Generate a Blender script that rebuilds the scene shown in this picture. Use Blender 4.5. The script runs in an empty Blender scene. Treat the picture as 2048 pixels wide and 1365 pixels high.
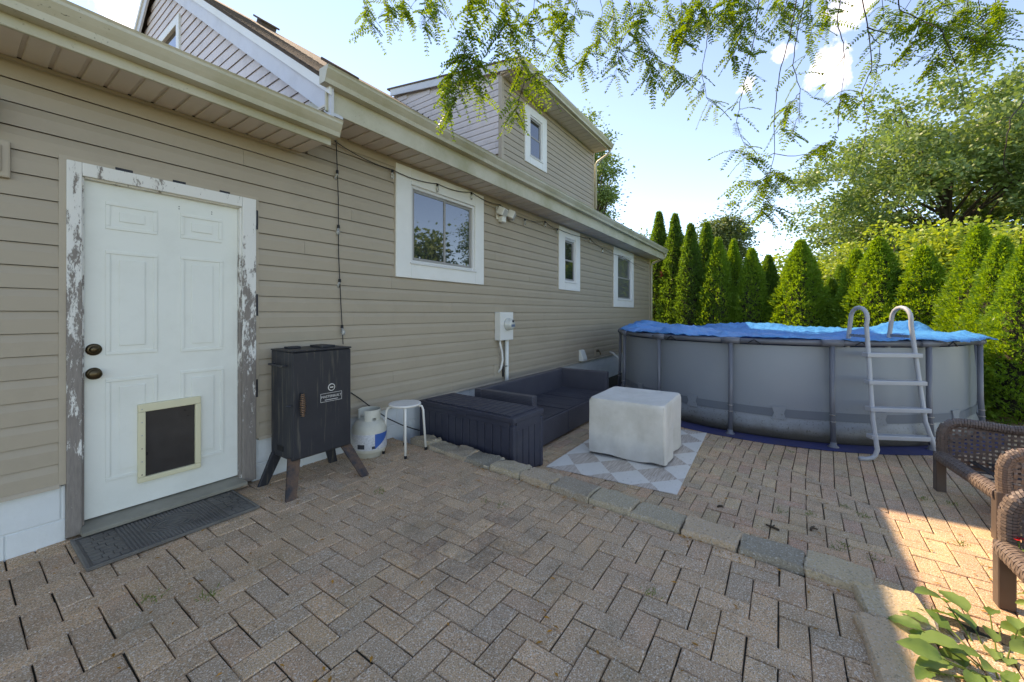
import bpy, bmesh, math, random
import numpy as np
from mathutils import Vector, Matrix, noise as mnoise
random.seed(7); rng = np.random.default_rng(11)
sc = bpy.context.scene
R = math.radians
# ------------------------------------------------------------------ camera
FPX = 790.0; HY = 627.0; TH = math.atan(545/FPX); CAM = Vector((0, -3.44, 1.36))
VIEW = Vector((math.cos(TH), math.sin(TH), 0)); RIGHT = Vector((math.sin(TH), -math.cos(TH), 0)); UP = Vector((0, 0, 1))
cd = bpy.data.cameras.new('camera'); cam = bpy.data.objects.new('camera', cd); sc.collection.objects.link(cam)
cam.location = CAM; cam.rotation_euler = (R(90), 0, TH - R(90))
cd.sensor_width = 36; cd.lens = FPX/2048*36; cd.shift_y = -55.5/2048; cd.clip_start = 0.05; cd.clip_end = 2000
sc.camera = cam
# ------------------------------------------------------------------ sky, sun, exposure
SUN = Vector((0.288, 1.022, 1.0)).normalized()
wd = bpy.data.worlds.new('World'); sc.world = wd; wd.use_nodes = True
nt = wd.node_tree; nt.nodes.clear()
def wn(t, **k):
    n = nt.nodes.new(t)
    for a, b in k.items(): setattr(n, a, b)
    return n
sky = wn('ShaderNodeTexSky', sky_type='NISHITA', sun_disc=False)
sky.sun_elevation = math.asin(SUN.z); sky.sun_rotation = math.atan2(SUN.x, SUN.y)
sky.air_density = 1.0; sky.dust_density = 0.0; sky.ozone_density = 6.0; sky.altitude = 2500
bgk = wn('ShaderNodeBackground'); bgk.inputs['Strength'].default_value = 0.15
wo = wn('ShaderNodeOutputWorld')
tcw = wn('ShaderNodeTexCoord')
# clouds: a few small fair-weather puffs spread over the whole sky
sepw = wn('ShaderNodeSeparateXYZ'); nt.links.new(tcw.outputs['Generated'], sepw.inputs[0])
nzw = wn('ShaderNodeTexNoise'); nzw.inputs['Scale'].default_value = 22; nzw.inputs['Detail'].default_value = 6; nzw.inputs['Roughness'].default_value = .6
nt.links.new(tcw.outputs['Generated'], nzw.inputs['Vector'])
def mathw(op, a, b=None, clamp=False):
    n = wn('ShaderNodeMath', operation=op, use_clamp=clamp)
    for i, v in enumerate((a, b)):
        if v is None: continue
        if hasattr(v, 'is_linked') or hasattr(v, 'links'): nt.links.new(v, n.inputs[i])
        else: n.inputs[i].default_value = v
    return n.outputs[0]
puffs = [((.167, .861, .48), .05, .9), ((.898, -.07, .435), .055, .9), ((.857, -.089, .507), .05, .8), ((.879, .007, .476), .03, .6),
         ((.895, .064, .442), .028, .6), ((.80, .02, .60), .06, .7), ((-.5, .6, .62), .1, 1), ((-.7, -.2, .55), .12, 1), ((.2, -.8, .5), .11, 1), ((.5, -.6, .4), .08, 1), ((-.2, -.7, .66), .1, 1), ((-.8, .3, .42), .09, 1)]
acc = None
for (dx, dy, dz), rad, stg in puffs:
    v = Vector((dx, dy, dz)).normalized()
    vm = wn('ShaderNodeVectorMath', operation='DISTANCE'); vm.inputs[1].default_value = v
    mp = wn('ShaderNodeVectorMath', operation='MULTIPLY'); mp.inputs[1].default_value = (1, 1, 1)
    nt.links.new(tcw.outputs['Generated'], vm.inputs[0])
    e = mathw('SUBTRACT', 1.0, mathw('DIVIDE', vm.outputs['Value'], rad), clamp=True)
    e = mathw('MULTIPLY', mathw('MULTIPLY', e, stg), 1.5)
    acc = e if acc is None else mathw('MAXIMUM', acc, e)
m0 = mathw('ADD', acc, mathw('MULTIPLY', mathw('SUBTRACT', nzw.outputs['Fac'], .5), 2.2))
msk = mathw('MULTIPLY', mathw('SUBTRACT', m0, .35, clamp=True), .95, clamp=True)
msk = mathw('MULTIPLY', msk, mathw('MULTIPLY', acc, 4, clamp=True))
mixw = wn('ShaderNodeMix', data_type='RGBA'); nt.links.new(msk, mixw.inputs['Factor'])
nt.links.new(sky.outputs[0], mixw.inputs['A']); mixw.inputs['B'].default_value = (6.5, 6.7, 7.0, 1)
nt.links.new(mixw.outputs['Result'], bgk.inputs['Color']); nt.links.new(bgk.outputs[0], wo.inputs[0])
sl = bpy.data.lights.new('sun', 'SUN'); sl.energy = 2.3; sl.angle = R(0.55); sl.color = (1, .95, .86)
so = bpy.data.objects.new('sun', sl); sc.collection.objects.link(so); so.rotation_euler = SUN.to_track_quat('Z', 'Y').to_euler()
so.location = (2, 12, 20)
vs = sc.view_settings; vs.view_transform = 'Standard'; vs.look = 'None'; vs.gamma = 1; vs.use_curve_mapping = False
vs.exposure = 1.86
vs.use_white_balance = True; vs.white_balance_temperature = 10500; vs.white_balance_tint = 17
# ------------------------------------------------------------------ helpers
def ray(x, y): return VIEW*FPX + RIGHT*(x-1024) + UP*(HY-y)
def onY(x, y, Y=0.0):
    d = ray(x, y); return CAM + d*((Y-CAM.y)/d.y)
def onZ(x, y, z):
    d = ray(x, y); return CAM + d*((z-CAM.z)/d.z)
def atD(x, y, depth): return CAM + ray(x, y)*(depth/FPX)
COL = sc.collection
M = {}
def link(o, parent=None):
    COL.objects.link(o)
    if parent is not None: o.parent = parent
    return o
def tag(o, label=None, cat=None, group=None, kind=None):
    if label: o['label'] = label
    if cat: o['category'] = cat
    if group: o['group'] = group
    if kind: o['kind'] = kind
    return o
def empty(name, loc=(0, 0, 0), rz=0, label=None, cat=None, group=None):
    o = bpy.data.objects.new(name, None); o.location = loc; o.rotation_euler = (0, 0, rz); o.empty_display_size = .1
    link(o); return tag(o, label, cat, group)
class MB:
    def __init__(s): s.v = []; s.f = []; s.mi = []; s.cur = 0
    def add(s, vs, fs):
        n = len(s.v); s.v += [tuple(v) for v in vs]
        for f in fs: s.f.append(tuple(i+n for i in f)); s.mi.append(s.cur)
        return s
    def box(s, x0, x1, y0, y1, z0, z1):
        if x0 > x1: x0, x1 = x1, x0
        if y0 > y1: y0, y1 = y1, y0
        if z0 > z1: z0, z1 = z1, z0
        return s.add([(x0,y0,z0),(x1,y0,z0),(x1,y1,z0),(x0,y1,z0),(x0,y0,z1),(x1,y0,z1),(x1,y1,z1),(x0,y1,z1)],
              [(0,3,2,1),(4,5,6,7),(0,1,5,4),(1,2,6,5),(2,3,7,6),(3,0,4,7)])
    def obox(s, c, ax, ay, az, hx, hy, hz):
        c = Vector(c); vs = []
        for k in (-1, 1):
            for (i, j) in ((-1,-1),(1,-1),(1,1),(-1,1)): vs.append(c + ax*(i*hx) + ay*(j*hy) + az*(k*hz))
        return s.add(vs, [(0,3,2,1),(4,5,6,7),(0,1,5,4),(1,2,6,5),(2,3,7,6),(3,0,4,7)])
    def bar(s, a, b, wx, wz, up=Vector((0,0,1))):
        a = Vector(a); b = Vector(b); d = (b-a); L = d.length; d.normalize()
        side = d.cross(up)
        if side.length < 1e-4: side = d.cross(Vector((1,0,0)))
        side.normalize(); u = side.cross(d)
        return s.obox((a+b)/2, d, side, u, L/2, wx/2, wz/2)
    def prism(s, prof, axis, a0, a1):
        # prof: list of 2D points ccw; axis 'x': (y,z), 'y': (x,z), 'z': (x,y)
        n = len(prof)
        def P(p, a): return {'x': (a, p[0], p[1]), 'y': (p[0], a, p[1]), 'z': (p[0], p[1], a)}[axis]
        vs = [P(p, a0) for p in prof] + [P(p, a1) for p in prof]
        fs = [(i, (i+1) % n, (i+1) % n + n, i+n) for i in range(n)] + [tuple(range(n-1, -1, -1)), tuple(range(n, 2*n))]
        return s.add(vs, fs)
    def tube(s, pts, r, n=8, cap=True):
        pts = [Vector(p) for p in pts]; k = len(pts)
        rs = r if isinstance(r, (list, tuple)) else [r]*k
        t0 = (pts[1]-pts[0]).normalized(); up = Vector((0,0,1)) if abs(t0.z) < .9 else Vector((1,0,0))
        u = t0.cross(up).normalized(); vs = []
        for i, p in enumerate(pts):
            t = (pts[min(i+1, k-1)]-pts[max(i-1, 0)]).normalized()
            u = (u - t*u.dot(t)); u = u.normalized() if u.length > 1e-6 else t.orthogonal().normalized()
            w = t.cross(u)
            for j in range(n):
                a = 2*math.pi*j/n; vs.append(p + (u*math.cos(a)+w*math.sin(a))*rs[i])
        fs = [(i*n+j, i*n+(j+1) % n, (i+1)*n+(j+1) % n, (i+1)*n+j) for i in range(k-1) for j in range(n)]
        if cap: fs += [tuple(range(n-1, -1, -1)), tuple((k-1)*n+j for j in range(n))]
        return s.add(vs, fs)
    def lathe(s, prof, c=(0,0,0), n=32, axis='z'):
        vs = []; k = len(prof)
        for r, h in prof:
            for j in range(n):
                a = 2*math.pi*j/n; p = (r*math.cos(a), r*math.sin(a), h)
                if axis == 'y': p = (p[0], -p[2], p[1])
                vs.append((p[0]+c[0], p[1]+c[1], p[2]+c[2]))
        fs = [(i*n+j, i*n+(j+1) % n, (i+1)*n+(j+1) % n, (i+1)*n+j) for i in range(k-1) for j in range(n)]
        fs += [tuple(range(n-1, -1, -1)), tuple((k-1)*n+j for j in range(n))]
        return s.add(vs, fs)
    def grid(s, P, closed_u=False):
        # P[i][j]
        nu = len(P); nv = len(P[0]); vs = [p for row in P for p in row]; fs = []
        for i in range(nu if closed_u else nu-1):
            for j in range(nv-1):
                a = i*nv+j; b = ((i+1) % nu)*nv+j; fs.append((a, b, b+1, a+1))
        return s.add(vs, fs)
    def mesh(s, name, mats, bevel=0, smooth=False, seg=1):
        me = bpy.data.meshes.new(name); me.from_pydata(s.v, [], s.f); me.update()
        if not isinstance(mats, (list, tuple)): mats = [mats]
        for m in mats: me.materials.append(M[m] if isinstance(m, str) else m)
        if len(mats) > 1: me.polygons.foreach_set('material_index', s.mi)
        if bevel:
            bm = bmesh.new(); bm.from_mesh(me)
            bmesh.ops.recalc_face_normals(bm, faces=bm.faces)
            es = [e for e in bm.edges if len(e.link_faces) == 2 and e.calc_face_angle(0) > .6]
            bmesh.ops.bevel(bm, geom=es, offset=bevel, segments=seg, profile=.6, affect='EDGES', clamp_overlap=True)
            bm.to_mesh(me); bm.free()
        else:
            bm = bmesh.new(); bm.from_mesh(me); bmesh.ops.recalc_face_normals(bm, faces=bm.faces); bm.to_mesh(me); bm.free()
        if smooth: me.polygons.foreach_set('use_smooth', [True]*len(me.polygons))
        me.update(); return me
    def build(s, name, mats, parent=None, bevel=0, smooth=False, seg=1):
        return link(bpy.data.objects.new(name, s.mesh(name, mats, bevel, smooth, seg)), parent)
def fast(name, V, F, mat, parent=None, smooth=False):
    me = bpy.data.meshes.new(name); V = np.asarray(V, dtype=np.float32); F = np.asarray(F, dtype=np.int32)
    k = F.shape[1]; me.vertices.add(len(V)); me.vertices.foreach_set('co', V.ravel())
    me.loops.add(F.size); me.loops.foreach_set('vertex_index', F.ravel())
    me.polygons.add(len(F)); me.polygons.foreach_set('loop_start', np.arange(0, F.size, k, dtype=np.int32)); me.polygons.foreach_set('loop_total', np.full(len(F), k, dtype=np.int32))
    me.update(calc_edges=True); me.validate()
    me.materials.append(M[mat]); 
    if smooth: me.polygons.foreach_set('use_smooth', [True]*len(F))
    return link(bpy.data.objects.new(name, me), parent)
def inst(me, name, parent, loc=(0,0,0), rot=(0,0,0), scl=None):
    o = bpy.data.objects.new(name, me); o.location = loc; o.rotation_euler = rot
    if scl: o.scale = scl
    return link(o, parent)
# ------------------------------------------------------------------ materials
def lin(r, g, b): return tuple(((c/255)/12.92 if c/255 <= .04045 else ((c/255+.055)/1.055)**2.4) for c in (r, g, b)) + (1,)
class NT:
    def __init__(s, name):
        s.m = bpy.data.materials.new(name); s.m.use_nodes = True; s.t = s.m.node_tree; s.t.nodes.clear()
        s.out = s.n('ShaderNodeOutputMaterial'); s.b = s.n('ShaderNodeBsdfPrincipled'); s.l(s.b.outputs[0], s.out.inputs[0]); M[name] = s.m
        s.tc = s.n('ShaderNodeTexCoord')
    def n(s, t, **k):
        x = s.t.nodes.new(t)
        for a, b in k.items(): setattr(x, a, b)
        return x
    def l(s, a, b): s.t.links.new(a, b)
    def inp(s, node, key, v):
        if hasattr(v, 'links'): s.l(v, node.inputs[key])
        else: node.inputs[key].default_value = v
    def geo(s): return s.n('ShaderNodeNewGeometry').outputs['Position']
    def noise(s, scale, detail=3, rough=.55, vec=None, out='Fac'):
        x = s.n('ShaderNodeTexNoise'); x.inputs['Scale'].default_value = scale; x.inputs['Detail'].default_value = detail; x.inputs['Roughness'].default_value = rough
        s.l(vec if vec is not None else s.geo(), x.inputs['Vector']); return x.outputs[out]
    def ramp(s, v, *stops):
        r = s.n('ShaderNodeValToRGB'); s.l(v, r.inputs[0]); e = r.color_ramp.elements
        while len(e) < len(stops): e.new(.5)
        for i, (p, c) in enumerate(stops):
            e[i].position = p; e[i].color = c if isinstance(c, tuple) else (c, c, c, 1)
        return r.outputs[0]
    def mix(s, f, a, b, mode='MIX'):
        x = s.n('ShaderNodeMix', data_type='RGBA', blend_type=mode); s.inp(x, 0, f); s.inp(x, 6, a); s.inp(x, 7, b); return x.outputs[2]
    def math(s, op, a, b=0.0, clamp=False):
        x = s.n('ShaderNodeMath', operation=op, use_clamp=clamp); s.inp(x, 0, a); s.inp(x, 1, b); return x.outputs[0]
    def bump(s, h, st=.3, dist=.01):
        x = s.n('ShaderNodeBump'); x.inputs['Strength'].default_value = st; x.inputs['Distance'].default_value = dist; s.l(h, x.inputs['Height']); s.l(x.outputs[0], s.b.inputs['Normal'])
    def set(s, **k):
        for a, v in k.items(): s.inp(s.b, {'col': 'Base Color', 'rough': 'Roughness', 'metal': 'Metallic', 'spec': 'Specular IOR Level', 'ior': 'IOR', 'sheen': 'Sheen Weight', 'coat': 'Coat Weight'}[a], v)
        return s
    def rnd(s):
        o = s.n('ShaderNodeObjectInfo').outputs['Random']; g = s.n('ShaderNodeNewGeometry').outputs['Random Per Island']
        return s.math('FRACT', s.math('ADD', o, g))
    def scalev(s, v):   # stretched position
        m = s.n('ShaderNodeMapping'); m.inputs['Scale'].default_value = v; s.l(s.geo(), m.inputs[0]); return m.outputs[0]
def plain(name, c, rough=.5, var=.08, scale=6, bump=0, bscale=80, metal=0, spec=.4, dirt=0, dirtc=(.05, .045, .035, 1), obj=0):
    k = NT(name); c = c if len(c) == 4 else lin(*c)
    d = tuple(x*(1-var*2) for x in c[:3])+(1,); u = tuple(min(1, x*(1+var)) for x in c[:3])+(1,)
    col = k.mix(k.noise(scale, 5), d, u)
    if obj: col = k.mix(k.math('MULTIPLY', k.rnd(), obj), col, (0, 0, 0, 1))
    if dirt:
        f = k.ramp(k.noise(3.2, 8, .7), (.5-.18*dirt, 0.0), (.8, 1.0)); col = k.mix(k.math('MULTIPLY', f, dirt), col, dirtc)
    k.set(col=col, rough=k.ramp(k.noise(scale*2, 3), (.3, max(0, rough-.08)), (.7, min(1, rough+.08))), metal=metal, spec=spec)
    if bump: k.bump(k.noise(bscale, 4), bump, .004)
    return k
# siding (vinyl), with faint grain, per-board tint and dirt streaks
def siding(name, c, dirt):
    k = NT(name); c = lin(*c)
    col = k.mix(k.noise(1.3, 4), tuple(x*.92 for x in c[:3])+(1,), tuple(x*1.05 for x in c[:3])+(1,))
    col = k.mix(k.math('MULTIPLY', k.rnd(), .10), col, tuple(x*.7 for x in c[:3])+(1,))
    grain = k.noise(30, 3, .6, k.scalev((.35, 1, 4)))
    col = k.mix(k.math('MULTIPLY', grain, .12), col, tuple(x*.75 for x in c[:3])+(1,))
    f = k.ramp(k.noise(2.4, 9, .75), (.5, 0.0), (.78, 1.0)); col = k.mix(k.math('MULTIPLY', f, dirt), col, (.10, .095, .075, 1))
    k.set(col=col, rough=.52, spec=.35); k.bump(grain, .08, .002)
siding('siding_tan', (172, 158, 138), .16)
siding('siding_pink_lit', (216, 205, 202), .45)  # paler siding copy: brightness of the gable and cheek faces put into its colour
plain('trim_tan', (176, 162, 142), .5, .05, 3, dirt=.15)
plain('white_trim', (228, 228, 222), .45, .04, 3, dirt=.12, dirtc=(.35, .32, .26, 1))
plain('rake_white', (205, 207, 212), .5, .06, 3, dirt=.3, dirtc=(.3, .29, .28, 1))
plain('soffit', (222, 210, 192), .55, .05, 3, dirt=.12, obj=.06)
# vented soffit: rows of tiny perforations
k = NT('soffit_vent'); c = lin(218, 205, 188)
v = k.n('ShaderNodeTexVoronoi', feature='F1'); v.inputs['Scale'].default_value = 95; v.inputs['Randomness'].default_value = 0; k.l(k.geo(), v.inputs['Vector'])
hole = k.ramp(v.outputs['Distance'], (.22, 1.0), (.34, 0.0)); k.set(col=k.mix(k.math('MULTIPLY', hole, .55), k.mix(k.noise(3, 4), tuple(x*.9 for x in c[:3])+(1,), c), (.06, .055, .05, 1)), rough=.55)
# gutter: off-white paint with green algae and black specks
k = NT('gutter'); c = lin(196, 190, 168)
col = k.mix(k.ramp(k.noise(1.6, 6, .65), (.40, 0.0), (.72, .75)), c, lin(152, 146, 106))
sp = k.ramp(k.noise(55, 2), (.66, 0.0), (.72, 1.0)); col = k.mix(k.math('MULTIPLY', sp, k.ramp(k.noise(2.5, 3), (.45, 0.0), (.7, .7))), col, (.03, .03, .02, 1))
k.set(col=col, rough=.45)
plain('door_white', (224, 226, 216), .42, .03, 2, dirt=.22, dirtc=(.42, .42, .33, 1), bump=.05, bscale=20)
# peeling paint on weathered wood
k = NT('peeling'); wv = k.scalev((9, 9, 1.0)); nz = k.noise(4.2, 11, .78, k.scalev((5, 5, 1.5)))
wood = k.mix(k.noise(12, 8, .7, wv), lin(96, 88, 82), lin(158, 148, 138)); pf = k.ramp(nz, (.47, 1.0), (.52, 0.0))
zc = k.n('ShaderNodeSeparateXYZ'); k.l(k.geo(), zc.inputs[0])
pf2 = k.ramp(k.math('ADD', nz, k.math('MULTIPLY', k.math('SUBTRACT', 1.45, zc.outputs[2]), .10)), (.49, 1.0), (.53, 0.0))
k.set(col=k.mix(pf2, wood, lin(222, 220, 212)), rough=.75); k.bump(k.mix(.5, pf2, k.noise(30, 5, .6, wv)), .5, .004)
plain('foundation', (214, 219, 217), .7, .05, 4, bump=.5, bscale=60, dirt=.22, dirtc=(.30, .30, .24, 1))
plain('black_tape', (38, 40, 46), .6, .1)
plain('bronze', (92, 78, 58), .35, .2, 30, metal=.9)
plain('dark_hole', (26, 24, 24), .6, .1)
plain('petflap', (52, 48, 47), .35, .15, 5, dirt=.2, dirtc=(.12, .10, .09, 1))
plain('petframe', (214, 206, 172), .5, .04)
plain('threshold', (150, 146, 132), .45, .12, 8, dirt=.5)
k = NT('pane'); k.set(col=(.018, .022, .028, 1), rough=.02, spec=.9, ior=1.9)
k = NT('pane_blind'); zc = k.n('ShaderNodeSeparateXYZ'); k.l(k.geo(), zc.inputs[0])
st = k.math('FRACT', k.math('MULTIPLY', zc.outputs[2], 40)); k.set(col=k.mix(k.ramp(st, (.1, 0.0), (.25, 1.0)), (.05, .055, .06, 1), (.13, .135, .14, 1)), rough=.03, spec=.8, ior=1.7)
plain('sash', (150, 148, 144), .4, .05)
plain('sash_white', (215, 215, 212), .4, .04)
# shingles
k = NT('shingle'); sep = k.noise(40, 3); k.set(col=k.mix(k.rnd(), k.mix(sep, lin(70, 58, 50), lin(120, 104, 92)), lin(88, 74, 64)), rough=.95); k.bump(k.noise(160, 2), .6, .004)
# pavers
def paver(name, cols, stain):
    k = NT(name); r = k.rnd()
    base = k.ramp(r, *[(i/(len(cols)-1), lin(*c)) for i, c in enumerate(cols)])
    pos = k.geo(); big = k.noise(.9, 3, .5)
    base = k.mix(k.math('MULTIPLY', k.ramp(big, (.35, 0.0), (.7, .6)), .6), base, lin(206, 170, 146))
    base = k.mix(k.ramp(k.noise(7, 6, .7), (.35, .55), (.65, 0.0)), base, lin(160, 138, 112))
    agg = k.noise(150, 2, .6); base = k.mix(k.ramp(agg, (.52, 0.0), (.64, .75)), base, lin(232, 220, 202))
    base = k.mix(k.ramp(k.noise(210, 2, .6), (.36, .75), (.47, 0.0)), base, lin(78, 66, 56))
    # oil-like blotches of a definite shape
    if stain:
        d = k.n('ShaderNodeVectorMath', operation='DISTANCE'); k.l(pos, d.inputs[0]); d.inputs[1].default_value = stain
        f = k.math('MULTIPLY', k.ramp(d.outputs['Value'], (.05, 1.0), (.75, 0.0)), k.ramp(k.noise(6, 7, .75), (.47, 0.0), (.62, 1.0)))
        base = k.mix(k.math('MULTIPLY', f, .5), base, (.05, .045, .04, 1))
    moss = k.math('MULTIPLY', k.ramp(k.noise(2.2, 5, .6), (.55, 0.0), (.75, 1.0)), .35); base = k.mix(moss, base, lin(104, 100, 74))
    k.set(col=base, rough=.9, spec=.25); k.bump(k.mix(.5, agg, k.noise(60, 5, .7)), .7, .006)
paver('paver_near', [(203, 162, 121), (219, 173, 130), (186, 150, 115), (227, 184, 141), (197, 153, 118), (207, 169, 132), (180, 152, 124)], (1.75, -1.95, .035))
paver('paver_far', [(216, 178, 132), (227, 171, 130), (203, 162, 126), (232, 193, 143), (203, 150, 121), (213, 178, 130), (189, 158, 124)], None)
k = NT('joint_sand'); k.set(col=k.mix(k.noise(14, 8, .7), lin(26, 22, 17), k.mix(k.noise(5, 4), lin(58, 48, 36), lin(52, 54, 32))), rough=.95); k.bump(k.noise(90, 5), 1, .01)
# kerb stones
k = NT('kerb_stone'); r = k.rnd(); ob = k.noise(5, 5)
base = k.ramp(r, (0, lin(206, 182, 146)), (.25, lin(150, 140, 122)), (.5, lin(216, 182, 146)), (.75, lin(138, 130, 114)), (1, lin(196, 176, 144)))
base = k.mix(k.ramp(k.noise(110, 3, .7), (.54, 0.0), (.66, .75)), base, lin(214, 208, 196)); base = k.mix(k.ramp(k.noise(90, 4, .7), (.34, .6), (.46, 0.0)), base, lin(96, 90, 78))
k.set(col=base, rough=.92); k.bump(k.noise(70, 6, .7), 1, .012)
k = NT('lawn'); k.set(col=k.mix(k.noise(3, 6), lin(58, 82, 30), lin(104, 122, 52)), rough=.95); k.bump(k.noise(60, 5), 1, .05)
k = NT('soil'); k.set(col=k.mix(k.noise(25, 7, .7), lin(58, 44, 32), lin(112, 90, 66)), rough=.97); k.bump(k.noise(50, 6, .7), 1, .03)
# things
k = NT('smoker_black'); zc = k.scalev((14, 14, .8)); base = k.mix(k.noise(5, 5), lin(32, 34, 40), lin(52, 53, 58))
base = k.mix(k.math('MULTIPLY', k.ramp(k.noise(2.2, 6, .65, zc), (.55, 0.0), (.70, 1.0)), .42), base, lin(134, 128, 108))
k.set(col=base, rough=.48, spec=.4)
k = NT('rusty_leg'); k.set(col=k.mix(k.ramp(k.noise(7, 7, .7), (.42, 0.0), (.62, 1.0)), lin(44, 44, 48), lin(112, 82, 60)), rough=.7)
plain('copper', (176, 138, 110), .3, .15, 40, metal=.85)
plain('emblem', (206, 204, 198), .4, .05)
plain('emblem_dark', (44, 42, 40), .5, .05)
plain('tank_white', (206, 204, 190), .42, .06, 8, dirt=.5, dirtc=(.25, .22, .16, 1))
k = NT('tank_label'); g1 = k.noise(70, 2, .5, k.scalev((1, 1, 3.2))); k.set(col=k.mix(k.ramp(g1, (.5, 0.0), (.56, .35)), lin(196, 198, 200), lin(120, 122, 128)), rough=.4)
plain('label_blue', (36, 92, 160), .35, .08)
plain('label_dark', (52, 54, 62), .5, .05)
plain('stool_white', (226, 224, 216), .4, .05, 8, dirt=.3, dirtc=(.3, .26, .2, 1))
plain('rubber', (26, 26, 28), .7, .1)
plain('box_plastic', (54, 57, 70), .5, .1, 6, bump=.25, bscale=120, dirt=.12, dirtc=(.2, .2, .2, 1))
k = NT('wicker_dark'); wv = k.n('ShaderNodeTexBrick'); wv.offset = .5; wv.inputs['Scale'].default_value = 1; wv.inputs['Mortar Size'].default_value = .0032; wv.inputs['Brick Width'].default_value = .046; wv.inputs['Row Height'].default_value = .017; wv.inputs['Mortar Smooth'].default_value = 1
ob = k.n('ShaderNodeMapping'); k.l(k.tc.outputs['UV'], ob.inputs[0]); k.l(ob.outputs[0], wv.inputs['Vector'])
k.set(col=k.mix(wv.outputs['Fac'], k.mix(k.noise(5, 4), lin(70, 71, 82), lin(96, 96, 104)), lin(22, 22, 28)), rough=.38); k.bump(k.math('SUBTRACT', 1.0, wv.outputs['Fac']), .9, .006)
k = NT('cover_fabric'); k.set(col=k.mix(k.ramp(k.noise(2.5, 8, .7), (.46, 0.0), (.76, .5)), k.mix(k.noise(9, 4), lin(206, 200, 188), lin(224, 219, 208)), lin(172, 164, 142)), rough=.85, sheen=.1); k.bump(k.mix(.3, k.noise(14, 6, .6), k.noise(400, 1)), .35, .01)
# rug: diamonds, plain and wood-striped
k = NT('rug'); mp = k.n('ShaderNodeMapping'); mp.inputs['Rotation'].default_value = (0, 0, R(45)); mp.inputs['Scale'].default_value = (3.3, 3.3, 1); sc0 = k.n('ShaderNodeMapping'); sc0.inputs['Scale'].default_value = (1, 1.15, 1); k.l(k.tc.outputs['Object'], sc0.inputs[0]); k.l(sc0.outputs[0], mp.inputs[0])
ck = k.n('ShaderNodeTexChecker'); ck.inputs['Scale'].default_value = 1; k.l(mp.outputs[0], ck.inputs['Vector'])
sm = k.n('ShaderNodeMapping'); sm.inputs['Scale'].default_value = (5, 110, 1); sm.inputs['Rotation'].default_value = (0, 0, R(20)); k.l(k.tc.outputs['Object'], sm.inputs[0])
wood = k.mix(k.ramp(k.noise(1, 4, .6, sm.outputs[0]), (.4, 0.0), (.6, 1.0)), lin(178, 160, 144), lin(212, 200, 186)); wh = k.mix(k.noise(12, 6, .7), lin(214, 208, 196), lin(228, 223, 213))
base = k.mix(ck.outputs['Fac'], wood, wh); base = k.mix(k.ramp(k.noise(40, 3), (.64, 0.0), (.72, .5)), base, lin(110, 98, 80)); k.set(col=base, rough=.9)
# pool
k = NT('pool_wall'); zc = k.n('ShaderNodeSeparateXYZ'); k.l(k.geo(), zc.inputs[0])
mud = k.math('MULTIPLY', k.ramp(k.math('ADD', zc.outputs[2], k.math('MULTIPLY', k.noise(4, 7, .75), .16)), (-.02, 1.0), (.16, 0.0)), .85)
spk = k.math('MULTIPLY', k.ramp(k.noise(45, 4, .7), (.58, 0.0), (.66, 1.0)), k.ramp(zc.outputs[2], (.02, .8), (.3, 0.0)))
base = k.mix(k.noise(1.2, 4), lin(122, 130, 138), lin(136, 144, 150)); base = k.mix(mud, base, lin(74, 66, 52)); base = k.mix(spk, base, lin(60, 54, 44)); k.set(col=base, rough=.38, spec=.45); k.bump(k.noise(250, 2), .15, .002)
plain('pool_stripe', (104, 113, 122), .4, .05)
plain('pool_frame', (104, 108, 116), .38, .06, spec=.5)
plain('ladder_grey', (168, 172, 176), .38, .04, spec=.5)
plain('steel', (176, 174, 168), .3, .1, metal=.8)
k = NT('tarp'); k.set(col=k.mix(k.noise(3, 5), lin(30, 140, 214), lin(80, 182, 236)), rough=.36, spec=.5); k.bump(k.noise(7, 7, .65), .9, .04)
tr = k.n('ShaderNodeBsdfTranslucent'); tr.inputs[0].default_value = lin(60, 170, 230); ms = k.n('ShaderNodeMixShader'); ms.inputs[0].default_value = .25
k.l(k.b.outputs[0], ms.inputs[1]); k.l(tr.outputs[0], ms.inputs[2]); k.l(ms.outputs[0], k.out.inputs[0])
plain('ground_cloth', (52, 62, 112), .7, .15, 5, dirt=.6, dirtc=(.10, .08, .06, 1))
k = NT('wicker_brown'); k.set(col=k.mix(k.noise(30, 4), lin(84, 70, 64), lin(132, 116, 106)), rough=.45); k.bump(k.noise(120, 2), .3, .003)
plain('chair_frame', (92, 80, 74), .45, .1, 12)
plain('strap', (58, 52, 52), .6, .1)
plain('meter_grey', (222, 222, 216), .4, .04, dirt=.12, dirtc=(.4, .28, .16, 1))
plain('meter_glass', (196, 198, 190), .12, .05, spec=.7)
plain('meter_face', (96, 116, 140), .4, .2, 30)
plain('pvc', (216, 218, 210), .45, .05)
plain('flood_housing', (226, 224, 214), .4, .04)
plain('flood_lens', (196, 196, 192), .15, .1, spec=.8)
plain('wire', (26, 26, 28), .6, .05)
k = NT('bulb'); k.set(col=(.85, .85, .8, 1), rough=.05, spec=.8); k.b.inputs['Transmission Weight'].default_value = .7
plain('mat_rubber', (98, 94, 88), .75, .3, 14, bump=.6, bscale=50, dirt=.8, dirtc=(.26, .24, .20, 1))
plain('bark', (86, 74, 62), .95, .25, 14, bump=1, bscale=30)
plain('bark_dark', (54, 46, 42), .9, .25, 14, bump=1, bscale=40)
plain('twig_wood', (92, 78, 62), .9, .3, 60)
plain('red_petal', (196, 36, 44), .5, .15, 40)
plain('dead_leaf', (206, 140, 52), .7, .3, 25, obj=.45)
plain('dead_sprig', (150, 66, 48), .8, .3, 40)
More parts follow.
